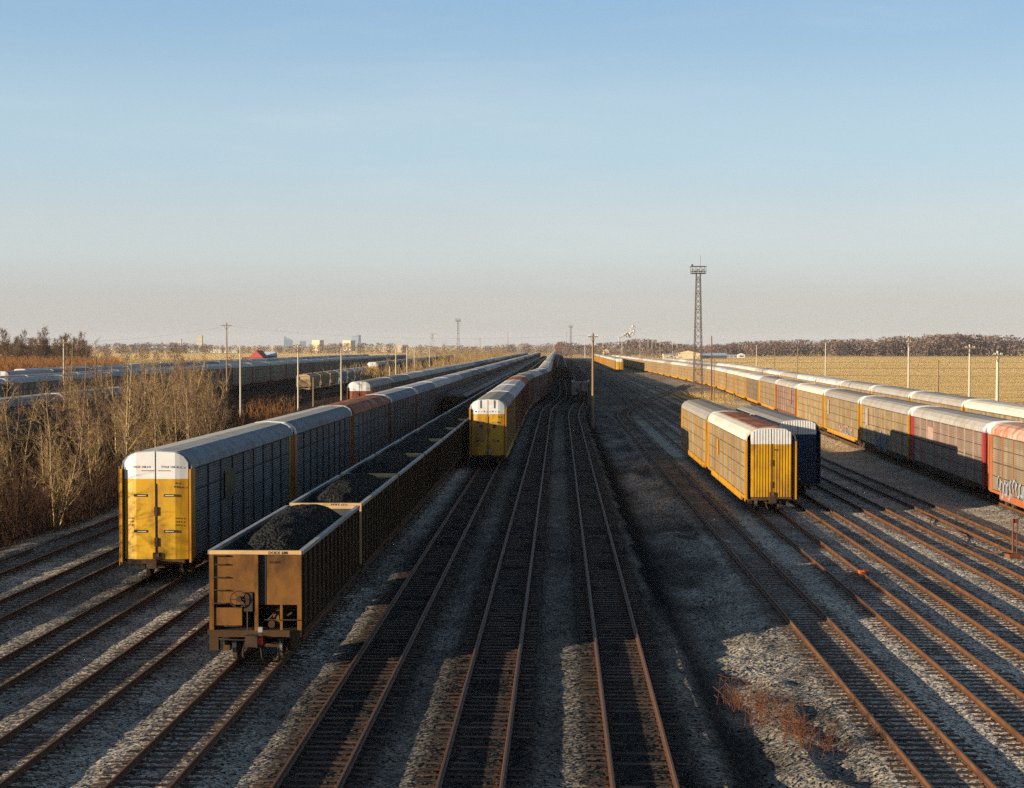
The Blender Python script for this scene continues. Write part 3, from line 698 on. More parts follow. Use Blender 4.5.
# left yard rows
row(20, 178, 26, 5.7, [], 'the far left yard row', 'autoracks in the left yard', 0, 27, 6, slope='roof_galv', white=.3, panel='panel_tan', post='brown_red')
row(21, 206, 24, 5.7, [], 'the second far left yard row', 'autoracks in the left yard', 0, 28, 4, slope='roof_galv', white=.3, panel='panel_grey', post='brown_red')
row(22, 300, 22, 5.7, [], 'the third far left yard row', 'autoracks in the left yard', 0, 29, 2, white=.3, roof='roof_galv', post='brown_red')
row(25, 330, 20, 5.7, [], 'the leftmost far yard row', 'autoracks in the left yard', 0, 33, 2, white=.3, roof='roof_galv', post='brown_red')
row(24, 470, 14, 5.7, [spec('panel_grey', roof='roof_white')], 'the inner left yard row', 'autoracks in the inner left yard row', 0, 30, 1, {0: 'small yellow ended autorack with a white top in the left yard'}, roof='roof_galv', post='brown_red')
for i in range(3): autorack(23, 118 + i * 28, 5.3, spec('panel_grey', post='brown_red', roof='roof_white', slope='roof_steel_shade'), '%s autorack seen through the bare thicket, pale roof line showing' % ORD[i], 'autoracks behind the thicket', False)

# ------------------------------------------------------------------ coal cars
LC = 15.1; HC = 3.67
def coal_heap(seed):
    m = MB(); nx_, ny_ = 14, 44; vs = []; rd = random.Random(seed); ph = rd.uniform(0, 50)
    for j in range(ny_ + 1):
        for i in range(nx_ + 1):
            u = i / nx_ * 2 - 1; v = j / ny_ * 2 - 1
            c = math.exp(-abs((u - .07) / .92) ** 3.4) * (1 - abs(v - .03) ** 3.4 * 1.05)
            z = HC - .92 + 1.42 * max(c, 0) + .10 * noise.noise(Vector((u * 3, v * 9, ph))) + .05 * noise.noise(Vector((u * 9, v * 30, ph)))
            vs.append((u * 1.41, v * (LC / 2 - .14), z))
    n = nx_ + 1
    m.add(vs, [(j * n + i, j * n + i + 1, (j + 1) * n + i + 1, (j + 1) * n + i) for j in range(ny_) for i in range(nx_)], 'coal')
    return m
def coal_parts(seed):
    P = []
    h = LC / 2
    for s in (-1, 1):                                 # sides with pressed vertical stakes
        m = MB(); a, b = sorted((s * 1.44, s * 1.50))
        m.box(a, b, -h, h, 1.05, HC - .13, 'coal_side')
        a2, b2 = sorted((s * 1.43, s * 1.438)); m.box(a2, b2, -h + .06, h - .06, 1.6, HC - .13, 'coal_inside')
        for i in range(15):
            y = -h + .25 + i * (LC - .5) / 14; m.box(*sorted((s * 1.50, s * 1.57)), y - .05, y + .05, 1.05, HC - .13, 'coal_side')
        m.box(*sorted((s * 1.38, s * 1.58)), -h, h, .92, 1.08, 'coal_side')
        P.append(('side_wall', m, []))
        m = MB(); m.box(*sorted((s * 1.40, s * 1.56)), -h - .02, h + .02, HC - .13, HC, 'coal_rim'); P.append(('top_chord', m, []))
    for k in (-1, 1):
        m = MB(); y = k * h
        m.box(-1.44, 1.44, *sorted((y, y - k * .06)), 1.9, HC - .13, 'coal_end')
        m.box(-1.43, 1.43, *sorted((y - k * .062, y - k * .07)), 1.9, HC - .13, 'coal_inside')
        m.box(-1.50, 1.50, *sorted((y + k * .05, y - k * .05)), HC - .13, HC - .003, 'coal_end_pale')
        m.add([(-1.4, y - k * .05, 1.9), (1.4, y - k * .05, 1.9), (1.4, y - k * 2.2, 1.05), (-1.4, y - k * 2.2, 1.05)], [(0, 1, 2, 3)], 'seam')
        m.box(-.02, .10, *sorted((y, y + k * .12)), 1.05, HC - .13, 'coal_end')                # ridge left of the dark slot
        m.box(.10, .34, *sorted((y, y + k * .012)), 1.9, HC - .15, 'seam')
        for s in (-1, 1): m.box(*sorted((s * 1.36, s * 1.50)), *sorted((y - k * .1, y + k * .06)), .95, HC - .13, 'coal_end')
        m.box(-1.36, -.45, *sorted((y - k * .02, y + k * .02)), 1.22, 1.80, 'coal_end')
        m.box(.8, .88, *sorted((y, y + k * .06)), .95, 1.9, 'coal_end')
        P.append(('end_wall', m, []))
        m = MB(); m.box(-1.5, 1.5, *sorted((y - k * .5, y + k * .12)), .86, 1.08, 'coal_side'); m.box(-1.5, -1.2, *sorted((y - k * .2, y + k * .13)), .42, .86, 'coal_side'); m.box(1.15, 1.32, *sorted((y - k * .2, y + k * .13)), .5, .86, 'coal_side')
        m.tube([(.3, y + k * .1, 1.42), (1.4, y + k * .1, 1.42)], .018, 'coal_side', 5)
        P.append(('end_sill', m, []))
        f, w = bogie_mb(k * (h - 1.55)); P.append(('bogie', f, [('wheelset', q) for q in w]))
        P.append(('coupler', coupler_mb(k * (h + .05), k), []))
    m = MB(); y = -h                                  # hand brake, steps, brake gear of the near end
    n = 18
    m.tube([(-.52 + .27 * math.cos(2 * PI * i / n), y - .22, 2.1 + .27 * math.sin(2 * PI * i / n)) for i in range(n + 1)], .02, 'iron', 5, False)
    for i in range(6):
        a = PI * i / 3; m.tube([(-.52, y - .22, 2.1), (-.52 + .27 * math.cos(a), y - .22, 2.1 + .27 * math.sin(a))], .012, 'iron', 4)
    m.cyl((-.52, y - .15, 2.1), (0, 1, 0), .09, .1, 'iron', 10); m.box(-.36, -.08, y - .16, y - .002, 1.7, 2.3, 'iron'); m.tube([(-.25, y - .1, 1.75), (-.25, y - .1, .9)], .025, 'iron', 5)
    P.append(('brake_wheel', m, []))
    m = MB()
    for z in (1.95, 2.38, 2.80, 3.22, 3.5): m.tube([(-1.36, y - .02, z), (-1.36, y - .1, z), (-.95, y - .1, z), (-.95, y - .02, z)], .02, 'iron', 5)
    P.append(('ladder', m, []))
    m = MB(); m.cyl((.72, y + .9, 1.45), (.3, 1, 0.15), .2, .45, 'coal_end', 12); m.tube([(.3, y + .4, 1.3), (.6, y + .35, 1.62), (1.0, y + .35, 1.5), (1.15, y + .2, 1.62)], .03, 'iron', 5); m.cyl((.45, y + .6, 1.2), (0, 1, 0), .12, .25, 'coal_side', 10)
    P.append(('brake_gear', m, []))
    m = MB(); m.box(-.28, .28, -h, h, .75, 1.1, 'under'); m.box(-1.2, 1.2, -h + 2.2, h - 2.2, .62, 1.05, 'under'); P.append(('underframe', m, []))
    P.append(('coal_load', coal_heap(seed), []))
    return P
CP = []
for sd in (1, 2, 3):
    P = coal_parts(sd)
    CP.append(([(n, m.mesh(n), [(sn, q.mesh(sn)) for sn, q in sub]) for n, m, sub in P],
               join(*[q[1] for q in P if q[0] not in ('brake_gear', 'ladder', 'coupler')], *[w for q in P for _, w in q[2]]).mesh('coal_car')))
def coal_car(t, d, label, group, full, k, skin=None):
    x0, x1 = float(T[t](d)), float(T[t](d + LC)); rz = -math.atan2(x1 - x0, LC); loc = ((x0 + x1) / 2, d + LC / 2, 0)
    parts, whole = CP[k % 3]
    if not full:
        o = put('coal_car', whole, None, skin); o.location = loc; o.rotation_euler = (0, 0, rz); return tag(o, label, 'railcar', group)
    r = empty('coal_car', loc, rz, label, 'railcar', group)
    for n, me_, sub in parts:
        o = put(n, me_, r, skin)
        for sn, sme in sub: put(sn, sme, o, skin)
    return r
for i in range(62):
    if i == 0: lb = 'brown open coal car nearest the camera, red marker on its coupler'
    elif i == 1: lb = 'coal car with sunlit pale strip under its rim, coupled behind the nearest'
    elif i < 14: lb = '%s brown coal car of the train, counted from the red marker' % ORD[i]
    else: lb = 'far brown coal car in the distant part of the main coal train'
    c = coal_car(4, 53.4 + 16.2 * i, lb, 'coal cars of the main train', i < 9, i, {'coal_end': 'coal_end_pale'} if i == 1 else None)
    if i == 0:
        lettering('DOEX 680', .13, c, (.42, -LC / 2 - .056, HC - .118))
        lettering('LD LMT', .1, c, (.42, -LC / 2 - .018, HC - .42))
        m = MB(); y = -LC / 2; m.box(.20, .34, y - .72, y - .60, 1.12, 1.28, 'coal_rim'); m.box(.20, .34, y - .72, y - .60, .92, 1.12, 'coal_side'); m.box(.196, .344, y - .725, y - .6, .72, .94, 'red_plastic'); m.tube([(.27, y - .65, .75), (.30, y - .6, .3), (.36, y - .5, .18)], .025, 'iron', 5)
        m.build('rear_marker', c)
    if i == 1: lettering('DOEX 6711', .13, c, (.2, -LC / 2 - .056, HC - .118))
for i in range(32): coal_car(6, 528 + 16.2 * i, 'dark coal car heading the far centre track' if i == 0 else 'far dark coal car in the train on the centre track', 'coal cars on the far centre track', False, i, {'coal_end': 'under', 'coal_end_pale': 'coal_side', 'coal_rim': 'concrete'})
for i in range(30): coal_car(7, 308 + 16.2 * i, 'coal car with pale upper end, heading the short train right of centre' if i == 0 else ('%s coal car of the short train right of centre' % ORD[i] if i < 6 else 'far coal car in the shaded train right of centre'), 'coal cars right of centre', i == 0, i, {'coal_end': 'hopper_grey', 'coal_end_pale': 'concrete'} if i == 0 else {'coal_end': 'under', 'coal_end_pale': 'coal_side', 'coal_rim': 'coal_side'})

# ------------------------------------------------------------------ covered hoppers
LH = 16.0
def hopper_parts():
    P = []; h = LH / 2; H = 4.35
    m = MB()
    poly = [(-1.48, 1.5), (1.48, 1.5), (1.5, 3.75), (-1.5, 3.75)]
    m.prism(poly, -h + 1.6, h - 1.6, 'body')
    for k in (-1, 1):
        y0, y1 = k * (h - 1.6), k * (h - .35)
        m.add([(-1.5, y0, 1.5), (1.5, y0, 1.5), (1.5, y0, 3.75), (-1.5, y0, 3.75), (-1.5, y1, 3.1), (1.5, y1, 3.1), (1.5, y1, 3.75), (-1.5, y1, 3.75)],
              [(0, 1, 5, 4), (4, 5, 6, 7), (0, 4, 7, 3), (1, 2, 6, 5), (3, 7, 6, 2)], 'body')
    for s in (-1, 1):
        for i in range(12): y = -h + 1 + i * (LH - 2) / 11; m.box(*sorted((s * 1.5, s * 1.57)), y - .05, y + .05, 1.6, 3.72, 'body')
        m.box(*sorted((s * 1.3, s * 1.52)), -h, h, .95, 1.2, 'body')
    P.append(('body', m, []))
    m = MB(); m.prism([(-1.54, 3.755), (1.54, 3.755), (1.5, 3.85), (.75, 4.16), (-.75, 4.16), (-1.5, 3.85)], -h + .2, h - .2, 'top'); P.append(('roof', m, []))
    m = MB()
    for i in range(4): y = -h + 2.4 + i * 3.7; m.cyl((0, y, 4.22), (0, 0, 1), .42, .06, 'top', 12)
    m.box(-1.0, -.62, -h + .3, h - .3, 4.24, 4.28, 'iron'); m.box(.62, 1.0, -h + .3, h - .3, 4.24, 4.28, 'iron'); P.append(('hatch', m, []))
    m = MB()
    for y in (-4, 0, 4): m.add([(-1.3, y - 1.7, 1.5), (1.3, y - 1.7, 1.5), (1.3, y + 1.7, 1.5), (-1.3, y + 1.7, 1.5), (-.3, y - .4, .5), (.3, y - .4, .5), (.3, y + .4, .5), (-.3, y + .4, .5)], [(0, 4, 5, 1), (1, 5, 6, 2), (2, 6, 7, 3), (3, 7, 4, 0), (4, 7, 6, 5)], 'body')
    m.box(-.3, .3, -h, h, .75, 1.0, 'under')
    for k in (-1, 1): m.box(-1.5, 1.5, *sorted((k * h, k * (h - .4))), .9, 1.2, 'body'); m.box(-1.4, -1.3, *sorted((k * h, k * (h - .08))), 1.2, 3.75, 'body'); m.box(1.3, 1.4, *sorted((k * h, k * (h - .08))), 1.2, 3.75, 'body')
    P.append(('chute', m, []))
    for k in (-1, 1): f, w = bogie_mb(k * (h - 1.7)); P.append(('bogie', f, [('wheelset', q) for q in w]))
    return P
HP = hopper_parts()
HPM = [(n, m.mesh(n), [(sn, q.mesh(sn)) for sn, q in sub]) for n, m, sub in HP]
HWH = join(*[q[1] for q in HP], *[w for q in HP for _, w in q[2]]).mesh('hopper_car')
def hopper(t, d, label, group, full, skin):
    x0, x1 = float(T[t](d)), float(T[t](d + LH)); rz = -math.atan2(x1 - x0, LH); loc = ((x0 + x1) / 2, d + LH / 2, 0)
    if not full:
        o = put('hopper_car', HWH, None, skin); o.location = loc; o.rotation_euler = (0, 0, rz); return tag(o, label, 'railcar', group)
    r = empty('hopper_car', loc, rz, label, 'railcar', group)
    for n, me_, sub in HPM:
        o = put(n, me_, r, skin)
        for sn, sme in sub: put(sn, sme, o, skin)
    return r
rd = random.Random(5)
for i in range(44):
    b_ = rd.choice(['hopper_grey', 'hopper_grey', 'coal_side', 'hopper_grey'])
    hopper(3, 213 + i * 16.9, '%s grey covered hopper from the near end, beside the coal train' % ORD[i] if i < 8 else 'far grey covered hopper in the row beside the coal train', 'grey hoppers beside the coal train', i < 5, dict(body=b_, top='hopper_grey'))
for i in range(8):
    hopper(23, 355 + i * 16.9, '%s tan covered hopper standing in the left yard' % ORD[i] if i < 3 else '%s pale covered hopper behind the tan ones in the left yard' % ORD[i - 3], 'hoppers in the left yard', i < 2, dict(body='hopper_tan' if i < 3 else 'hopper_pale', top='hopper_tan' if i < 3 else 'hopper_pale'))
# ------------------------------------------------------------------ bare trees
def tree_mesh(seed, h, spread, stems, bark, twig, dens=1.0, thin=1.0):
    rd = random.Random(seed); tr = MB(); tw = MB()
    def rv(s): return Vector((rd.gauss(0, s), rd.gauss(0, s), rd.gauss(0, s)))
    for st in range(stems):
        base = Vector((rd.uniform(-.5, .5), rd.uniform(-.5, .5), -.4)) if stems > 1 else Vector((0, 0, -.4))
        hh = h * rd.uniform(.7, 1.0) if st else h
        lean = Vector((rd.gauss(0, .10), rd.gauss(0, .10), 1)).normalized()
        if stems > 1: lean = (lean + Vector((base.x, base.y, 0)) * .25).normalized()
        pts = [base]; n = 9
        for i in range(1, n + 1):
            lean = (lean + rv(.07) + Vector((0, 0, .05))).normalized(); pts.append(pts[-1] + lean * hh / n)
        r0 = h * .0105 * (1 if stems == 1 else .7)
        rad = [max(.012, r0 * (1 - i / (n + .6)) ** .8) for i in range(n + 1)]
        tr.tube(pts, [max(.014, q) for q in rad], bark, 5)
        nb = int(30 * dens)
        for b in range(nb):
            f = rd.uniform(.16, .97) ** .85; k = f * n; i = min(int(k), n - 1); p = pts[i].lerp(pts[i + 1], k - i)
            a = rd.uniform(0, 2 * PI); L = spread * (1.05 - f * .75) * rd.uniform(.55, 1.15)
            d = (Vector((math.cos(a), math.sin(a), 0)) * rd.uniform(.55, 1) + Vector((0, 0, rd.uniform(.5, 1.3)))).normalized()
            q = [p]
            for s in range(4): d = (d + rv(.13) + Vector((0, 0, .09))).normalized(); q.append(q[-1] + d * L / 4)
            r1 = max(.011, rad[i] * .42); tr.tube(q, [r1, r1 * .75, r1 * .55, r1 * .35, .006], bark, 4, False)
            for s in range(int(6 * dens)):
                g = rd.uniform(.25, 1) * 4; j = min(int(g), 3); pp = q[j].lerp(q[j + 1], g - j)
                d2 = (d + rv(.55) + Vector((0, 0, .15))).normalized(); l2 = L * rd.uniform(.22, .5)
                m1 = pp + d2 * l2 * .5; e1 = m1 + (d2 + rv(.25)).normalized() * l2 * .5
                tw.tube([pp, m1, e1], [.011 * thin, .009 * thin, .005 * thin], twig, 3, False)
                for u in range(3):
                    b0 = pp.lerp(m1, rd.random()) if u == 0 else m1.lerp(e1, rd.random())
                    tw.tube([b0, b0 + (d2 + rv(.6)).normalized() * l2 * rd.uniform(.25, .5)], [.008 * thin, .004 * thin], twig, 3, False)
    return tr.mesh('trunk'), tw.mesh('crown')
def plant_tree(v, x, y, s, rz, label, group, skin=None, z=None):
    o = empty('bare_tree', (x, y, gz(x, y) if z is None else z), rz, label, 'tree', group); o.scale = (s, s, s * random.uniform(.9, 1.1))
    put('trunk', v[0], o, skin); put('crown', v[1], o, skin); return o
VT = [tree_mesh(11, 9.5, 2.6, 1, 'bark_tan', 'twig_tan', 1.1, 1.0), tree_mesh(12, 7.5, 2.4, 3, 'bark_tan', 'twig_tan', .9, 1.0), tree_mesh(13, 8.5, 3.0, 2, 'bark_tan', 'twig_tan', 1.0, 1.0),
      tree_mesh(14, 10.0, 2.2, 2, 'bark_tan', 'twig_tan', 1.0, 1.0), tree_mesh(15, 6.5, 2.6, 4, 'bark_tan', 'twig_tan', .8, 1.0)]
VD = {'bark_tan': 'bark_dark', 'twig_tan': 'twig_brown'}
BIG = [tree_mesh(31, 16, 6, 1, 'bark_dark', 'twig_brown', 1.7, 4.5), tree_mesh(32, 14, 6.5, 2, 'bark_dark', 'twig_brown', 1.3, 4.5)]
rd = random.Random(77)
# landmark trees of the thicket first, seen against the yard
for (x, d, v, s, lb) in ((-26.9, 96, 2, 1.0, 'pale forked bare tree at the front of the thicket, leftmost'), (-26.2, 112, 0, .95, 'crooked pale bare tree at the thicket front, right of the forked one'),
                         (-27.5, 131, 3, .9, 'tall slim bare tree in the middle of the thicket'), (-27.4, 152, 2, .9, 'pale leaning bare tree near the right end of the thicket')):
    plant_tree(VT[v], x, d, s, rd.uniform(0, 6), lb, 'trees in the left thicket')
for i in range(150):
    d = rd.uniform(72, 235) if i < 142 else rd.uniform(56, 72); u = rd.random() ** 1.5
    x = min(-26.6 + .012 * (d - 75) - u * (9 + .08 * d), -.182 * d - u * (4 + .05 * d))
    hs = rd.uniform(.7, 1.14) * (1.0 if d > 100 else .8)
    plant_tree(rd.choice(VT), x, d, hs, rd.uniform(0, 6.3), 'bare winter tree in the tangle of the left thicket', 'trees in the left thicket', VD if rd.random() < .5 else None)
for i in range(9):
    plant_tree(rd.choice(VT), rd.uniform(-36, -25.5), rd.uniform(57, 69), rd.uniform(.75, 1.05), rd.uniform(0, 6.3), 'bare winter tree in the tangle of the left thicket', 'trees in the left thicket', VD if i % 2 else None)
# undergrowth of the thicket
def brush(n, place, hmin, hmax, role, name, seed, w=.016):
    rd = random.Random(seed); m = MB()
    for i in range(n):
        x, y, z = place(rd); h = rd.uniform(hmin, hmax); a = rd.gauss(0, .25); b = rd.gauss(0, .25)
        p0 = Vector((x, y, z - .1)); p1 = p0 + Vector((a * h * .5, b * h * .5, h * .6)); p2 = p1 + Vector((a * h * .6 + rd.gauss(0, .15), b * h * .6, h * .4))
        m.tube([p0, p1, p2], [w, w * .75, w * .35], role, 3, False)
        for k in range(3):
            q = p0.lerp(p1, rd.uniform(.4, 1)) if k < 2 else p1
            m.tube([q, q + Vector((rd.gauss(0, .3), rd.gauss(0, .3), rd.uniform(.1, .45))) * h * .45], [w * .6, w * .25], role, 3, False)
    return m.build(name)
def pl_thick(rd):
    d = rd.uniform(84, 240); u = rd.random() ** 1.3; x = min(-26.0 + .02 * (d - 75) - u * (10 + .07 * d), -.178 * d - u * (6 + .04 * d)); return x, d, -.3
tag(brush(8500, pl_thick, .8, 3.6, 'brush_brown', 'undergrowth', 5, .022), 'brown tangled undergrowth beneath the bare trees', 'undergrowth', kind='stuff')
def pl_mid(rd):
    d = rd.uniform(215, 320); px = min(rd.gauss(262, 14), 300) if rd.random() < .6 else rd.uniform(205, 300); return (px - 512) / 1650 * d, d, -.3
tag(brush(800, pl_mid, .3, 1.9, 'scrub', 'scrub', 6, .03), 'russet scrub between the tracks beyond the thicket', 'scrub', kind='stuff')
def pl_back(rd):
    d = rd.uniform(185, 345); px = rd.uniform(-30, 212); x = (px - 512) / 1650 * d; return (x - 8 if -57 < x < -46 else x), d, -.3
tag(brush(2600, pl_back, 1.2, 5.2, 'twig_brown', 'scrub', 61, .035), 'brown scrub standing behind the left thicket before the yard rows', 'scrub', kind='stuff')
# pale willows along the outer left row and lone shrubs
for i in range(85):
    d = 415 + 760 * (i / 85) ** 1.25 + rd.uniform(-8, 8); x = float(T[0](d)) - 6 - rd.random() ** 1.6 * 26
    s = rd.uniform(.65, 1.1) * (1.15 if d > 600 else 1)
    if i == 6: s = 1.5
    plant_tree(rd.choice(VT), x, d, s, rd.uniform(0, 6.3), 'tall wispy bare tree above the pale thicket by the light tower' if i == 6 else 'pale bare tree in the thicket beside the outer left row', 'pale trees beside the outer left row', None, -.3)
def pl_wil(rd):
    d = rd.uniform(405, 1150); return float(T[0](d)) - 4 - rd.random() ** 1.3 * 30, d, -.3
tag(brush(6500, pl_wil, 2, 6.5, 'twig_tan', 'willow_scrub', 8, .06), 'pale tan willow scrub beside the outer left row', 'scrub', kind='stuff')
for i in range(44):
    px = rd.uniform(-25, 92); d = rd.uniform(640, 800); x = (px - 512) / 1650 * d
    plant_tree(rd.choice(BIG), x, d, rd.uniform(.75, 1.08), rd.uniform(0, 6.3), 'dark bare tree in the wood at the far left', 'trees of the far left wood', None, -.3)
def pl_lw(rd):
    d = rd.uniform(520, 640); px = rd.uniform(-40, 120); return (px - 512) / 1650 * d, d, -.3
tag(brush(4200, pl_lw, 2, 7.5, 'scrub', 'russet_scrub', 9, .09), 'russet bushes in front of the far left wood', 'scrub', kind='stuff')
# far woods: clumps of twig sprays filling uneven crowns
def woods(name, spans, role, seed, label):
    rd = random.Random(seed); m = MB()
    for (x0, x1, d0, d1, hfun, n, q) in spans:
        for i in range(n):
            x = rd.uniform(x0, x1); y = rd.uniform(d0, d1); h = hfun(x) * rd.uniform(.72, 1.08); w = h * rd.uniform(.34, .55)
            k = int(q * 130)
            m.tube([(x, y, -1), (x, y, h * .6)], [h * .018, h * .008], role, 3, False)
            for j in range(k):
                a = rd.uniform(0, 2 * PI); u = rd.random() ** .5; zz = rd.uniform(.02, 1) ** .8
                rr = w * math.sqrt(max(0, 1 - ((zz - .5) / .55) ** 2)) * u
                c = Vector((x + math.cos(a) * rr, y + math.sin(a) * rr, zz * h)); s_ = h * rd.uniform(.035, .10)
                e1 = Vector((rd.gauss(0, 1), rd.gauss(0, 1), rd.gauss(0, 1))).normalized() * s_; e2 = Vector((rd.gauss(0, 1), rd.gauss(0, 1), rd.gauss(0, 1))).normalized() * s_
                m.add([tuple(c - e1), tuple(c + e2), tuple(c + e1)], [(0, 1, 2)], role)
    return tag(m.build(name), label, 'woods', kind='stuff')
def hr(x): return 12 + 9.5 * min(1, max(0, (x - 215) / 190)) - 4 * max(0, (x - 520) / 300) + 1.5 * math.sin(x * .03)
woods('distant_woods', [(170, 760, 1690, 1790, lambda x: hr(x) * .93, 560, 1.1), (60, 230, 2000, 2150, lambda x: 15 + 3 * math.sin(x * .05), 170, 1)], 'twig_purple', 41, 'dark bare wood on the horizon beyond the field')
woods('distant_woods', [(-800, 60, 2300, 2500, lambda x: 12.5 + 2 * math.sin(x * .021), 480, .8), (-700, -250, 1150, 1250, lambda x: 7 + 2 * math.sin(x * .06), 170, .9), (45, 150, 1350, 1900, lambda x: 8.5 + 3 * math.sin(x * .17), 90, 1)], 'twig_far', 42, 'low hazy bare wood along the left horizon')
# ------------------------------------------------------------------ poles
def pole(x, d, h, role, arm, label, group=None, z=None, arms=1, lean=0, r0=.15):
    zb = gz(x, d) if z is None else z
    o = empty('utility_pole', (x, d, zb), 0, label, 'pole', group)
    m = MB(); m.tube([(0, 0, -.5), (lean * .5, 0, h * .5), (lean, 0, h)], [r0, r0 * .85, r0 * .62], role, 8); m.build('shaft', o)
    for a in range(arms if arm else 0):
        m = MB(); z_ = h - .45 - a * .8; m.box(lean - arm / 2, lean + arm / 2, -.22, -.11, z_ - .07, z_ + .07, 'wood_pole' if role != 'rust_post' else role)
        for s in (-1, 1): m.tube([(lean + s * arm * .3, -.17, z_ - .07), (lean, -.12, z_ - .75)], .02, 'iron', 4)
        m.build('crossarm', o)
        m = MB()
        for k in (-.46, -.3, .3, .46): m.cyl((lean + arm * k, -.165, z_ + .15), (0, 0, 1), .045, .08, 'lamp_glass', 6)
        m.build('insulator', o)
    return o
pole(10.4, 212, 12.3, 'wood_pole', 1.3, 'tall brown wooden pole with one crossarm standing alone beside the centre tracks', r0=.19)
P226 = pole(-51.5, 298, 14.6, 'wood_pole', 2.0, 'tall brown pole with crossarm rising over the right end of the thicket')
P63 = pole(-66, 243, 11.6, 'pale_pole', 2.2, 'pale pole with crossarm rising out of the thicket at left')
pole(-40, 243, 10.4, 'pale_pole', 0, 'plain pale post beside the tall brown crossarm pole')
pole(-35, 270, 10.6, 'pale_pole', 1.6, 'pale pole with crossarm in front of the tan hoppers')
pole(-34.2, 284, 5.0, 'wood_pole', 0, 'short brown post right of the tan hoppers')
pole(-32.6, 315, 9.9, 'pale_pole', 0, 'pale pole with small box left of the brown-red doors')
pole(-28, 398, 9.8, 'pale_pole', 0, 'plain pale pole behind the outer left row, first of the four', 'pale poles behind the outer left row')
pole(-28, 440, 11.1, 'pale_pole', .9, 'taller pale pole with short arm behind the outer left row', 'pale poles behind the outer left row')
pole(-27.8, 470, 10.0, 'pale_pole', 0, 'slim pale pole just right of the taller armed one', 'pale poles behind the outer left row')
pole(-26, 520, 9.7, 'pale_pole', 0, 'pale pole at the edge of the pale thicket', 'pale poles behind the outer left row')
pole(-29, 392, 5.6, 'pale_pole', .0, 'short pale post among the taller pale poles')
pole(38.7, 320, 12.6, 'rust_post', 0, 'rusty tall pole just right of the lattice tower')
pole(39.4, 322, 8.2, 'wood_pole', 0, 'thin shorter post right of the rusty pole', r0=.1)
RP = []
for i, (px, d, h, arm, role) in enumerate(((756.5, 512, 10.9, 0, 'pale_pole'), (774.5, 455, 9.9, 0, 'wood_pole'), (797.5, 399, 10.3, 0, 'wood_pole'), (825.5, 347, 11.3, 0, 'pale_pole'), (908.5, 250, 12.4, .7, 'pale_pole'), (969.5, 207, 10.8, 1.3, 'pale_pole'), (997.5, 171, 10.1, .9, 'pale_pole'))):
    lb = ['pale pole at the field edge, farthest along the right line', 'brown pole at the field edge, second from the far end', 'brown pole at the field edge, third from the far end', 'pale tall pole at the field edge, middle of the right line',
          'tallest pale pole at the field edge, with short arms', 'pale pole with crossarm and brace at the field edge', 'thick pale pole nearest at the field edge by the white roof'][i]
    RP.append(((px - 512) / 1650 * d, d, h)); pole(RP[-1][0], d, h, role, arm, lb, 'poles along the field edge', -.3, 2 if i == 4 else 1, r0=.2 if i == 6 else .15)
pole((938 - 512) / 1650 * 230, 230, 8.7, 'wood_pole', 0, 'dark brown low pole between the two pale poles of the field edge', z=-.3)
for px, d, h in ((886, 262, 3.6), (905, 236, 4.2), (938, 215, 4.4), (1000, 176, 4.6)):
    x = (px - 512) / 1650 * d + 2.5; o = empty('fence_post', (x, d, -.3), 0, {886: 'small T shaped post at the field edge, farthest', 905: 'small T shaped post at the field edge by the tallest pale pole', 938: 'T shaped post in front of the low brown pole', 1000: 'T shaped post beside the nearest thick pale pole'}[px], 'post', 'T shaped posts at the field edge')
    m = MB(); m.tube([(0, 0, -.3), (0, 0, h)], .07, 'wood_pole', 6); m.build('shaft', o); m = MB(); m.box(-.95, .95, -.05, .05, h - .1, h, 'wood_pole'); m.build('crossarm', o)
def wire(a, b, sag, label, r=.006):
    a = Vector(a); b = Vector(b); m = MB(); m.tube([a.lerp(b, i / 16) - Vector((0, 0, sag * 4 * (i / 16) * (1 - i / 16))) for i in range(17)], r, 'seam', 4)
    return tag(m.build('overhead_wire'), label, 'wire', 'overhead wires')
for i in range(len(RP) - 1):
    (xa, da, ha), (xb, db, hb) = RP[i], RP[i + 1]; wire((xa, da, ha - .9), (xb, db, hb - .9), .4, 'thin wire strung between two poles along the field edge')
wire((-51.5, 298, 13.9), (-66, 243, 10.9), .6, 'thin wire from the tall brown pole to the pale pole in the thicket')
wire((-51.5, 298, 14.0), (10.4, 212, 11.7), 1.2, 'long thin wire from the tall brown pole across the rows to the lone pole')
wire((-66, 243, 10.8), (-120, 190, 11), .8, 'thin wire leading left out of the picture from the thicket pole')
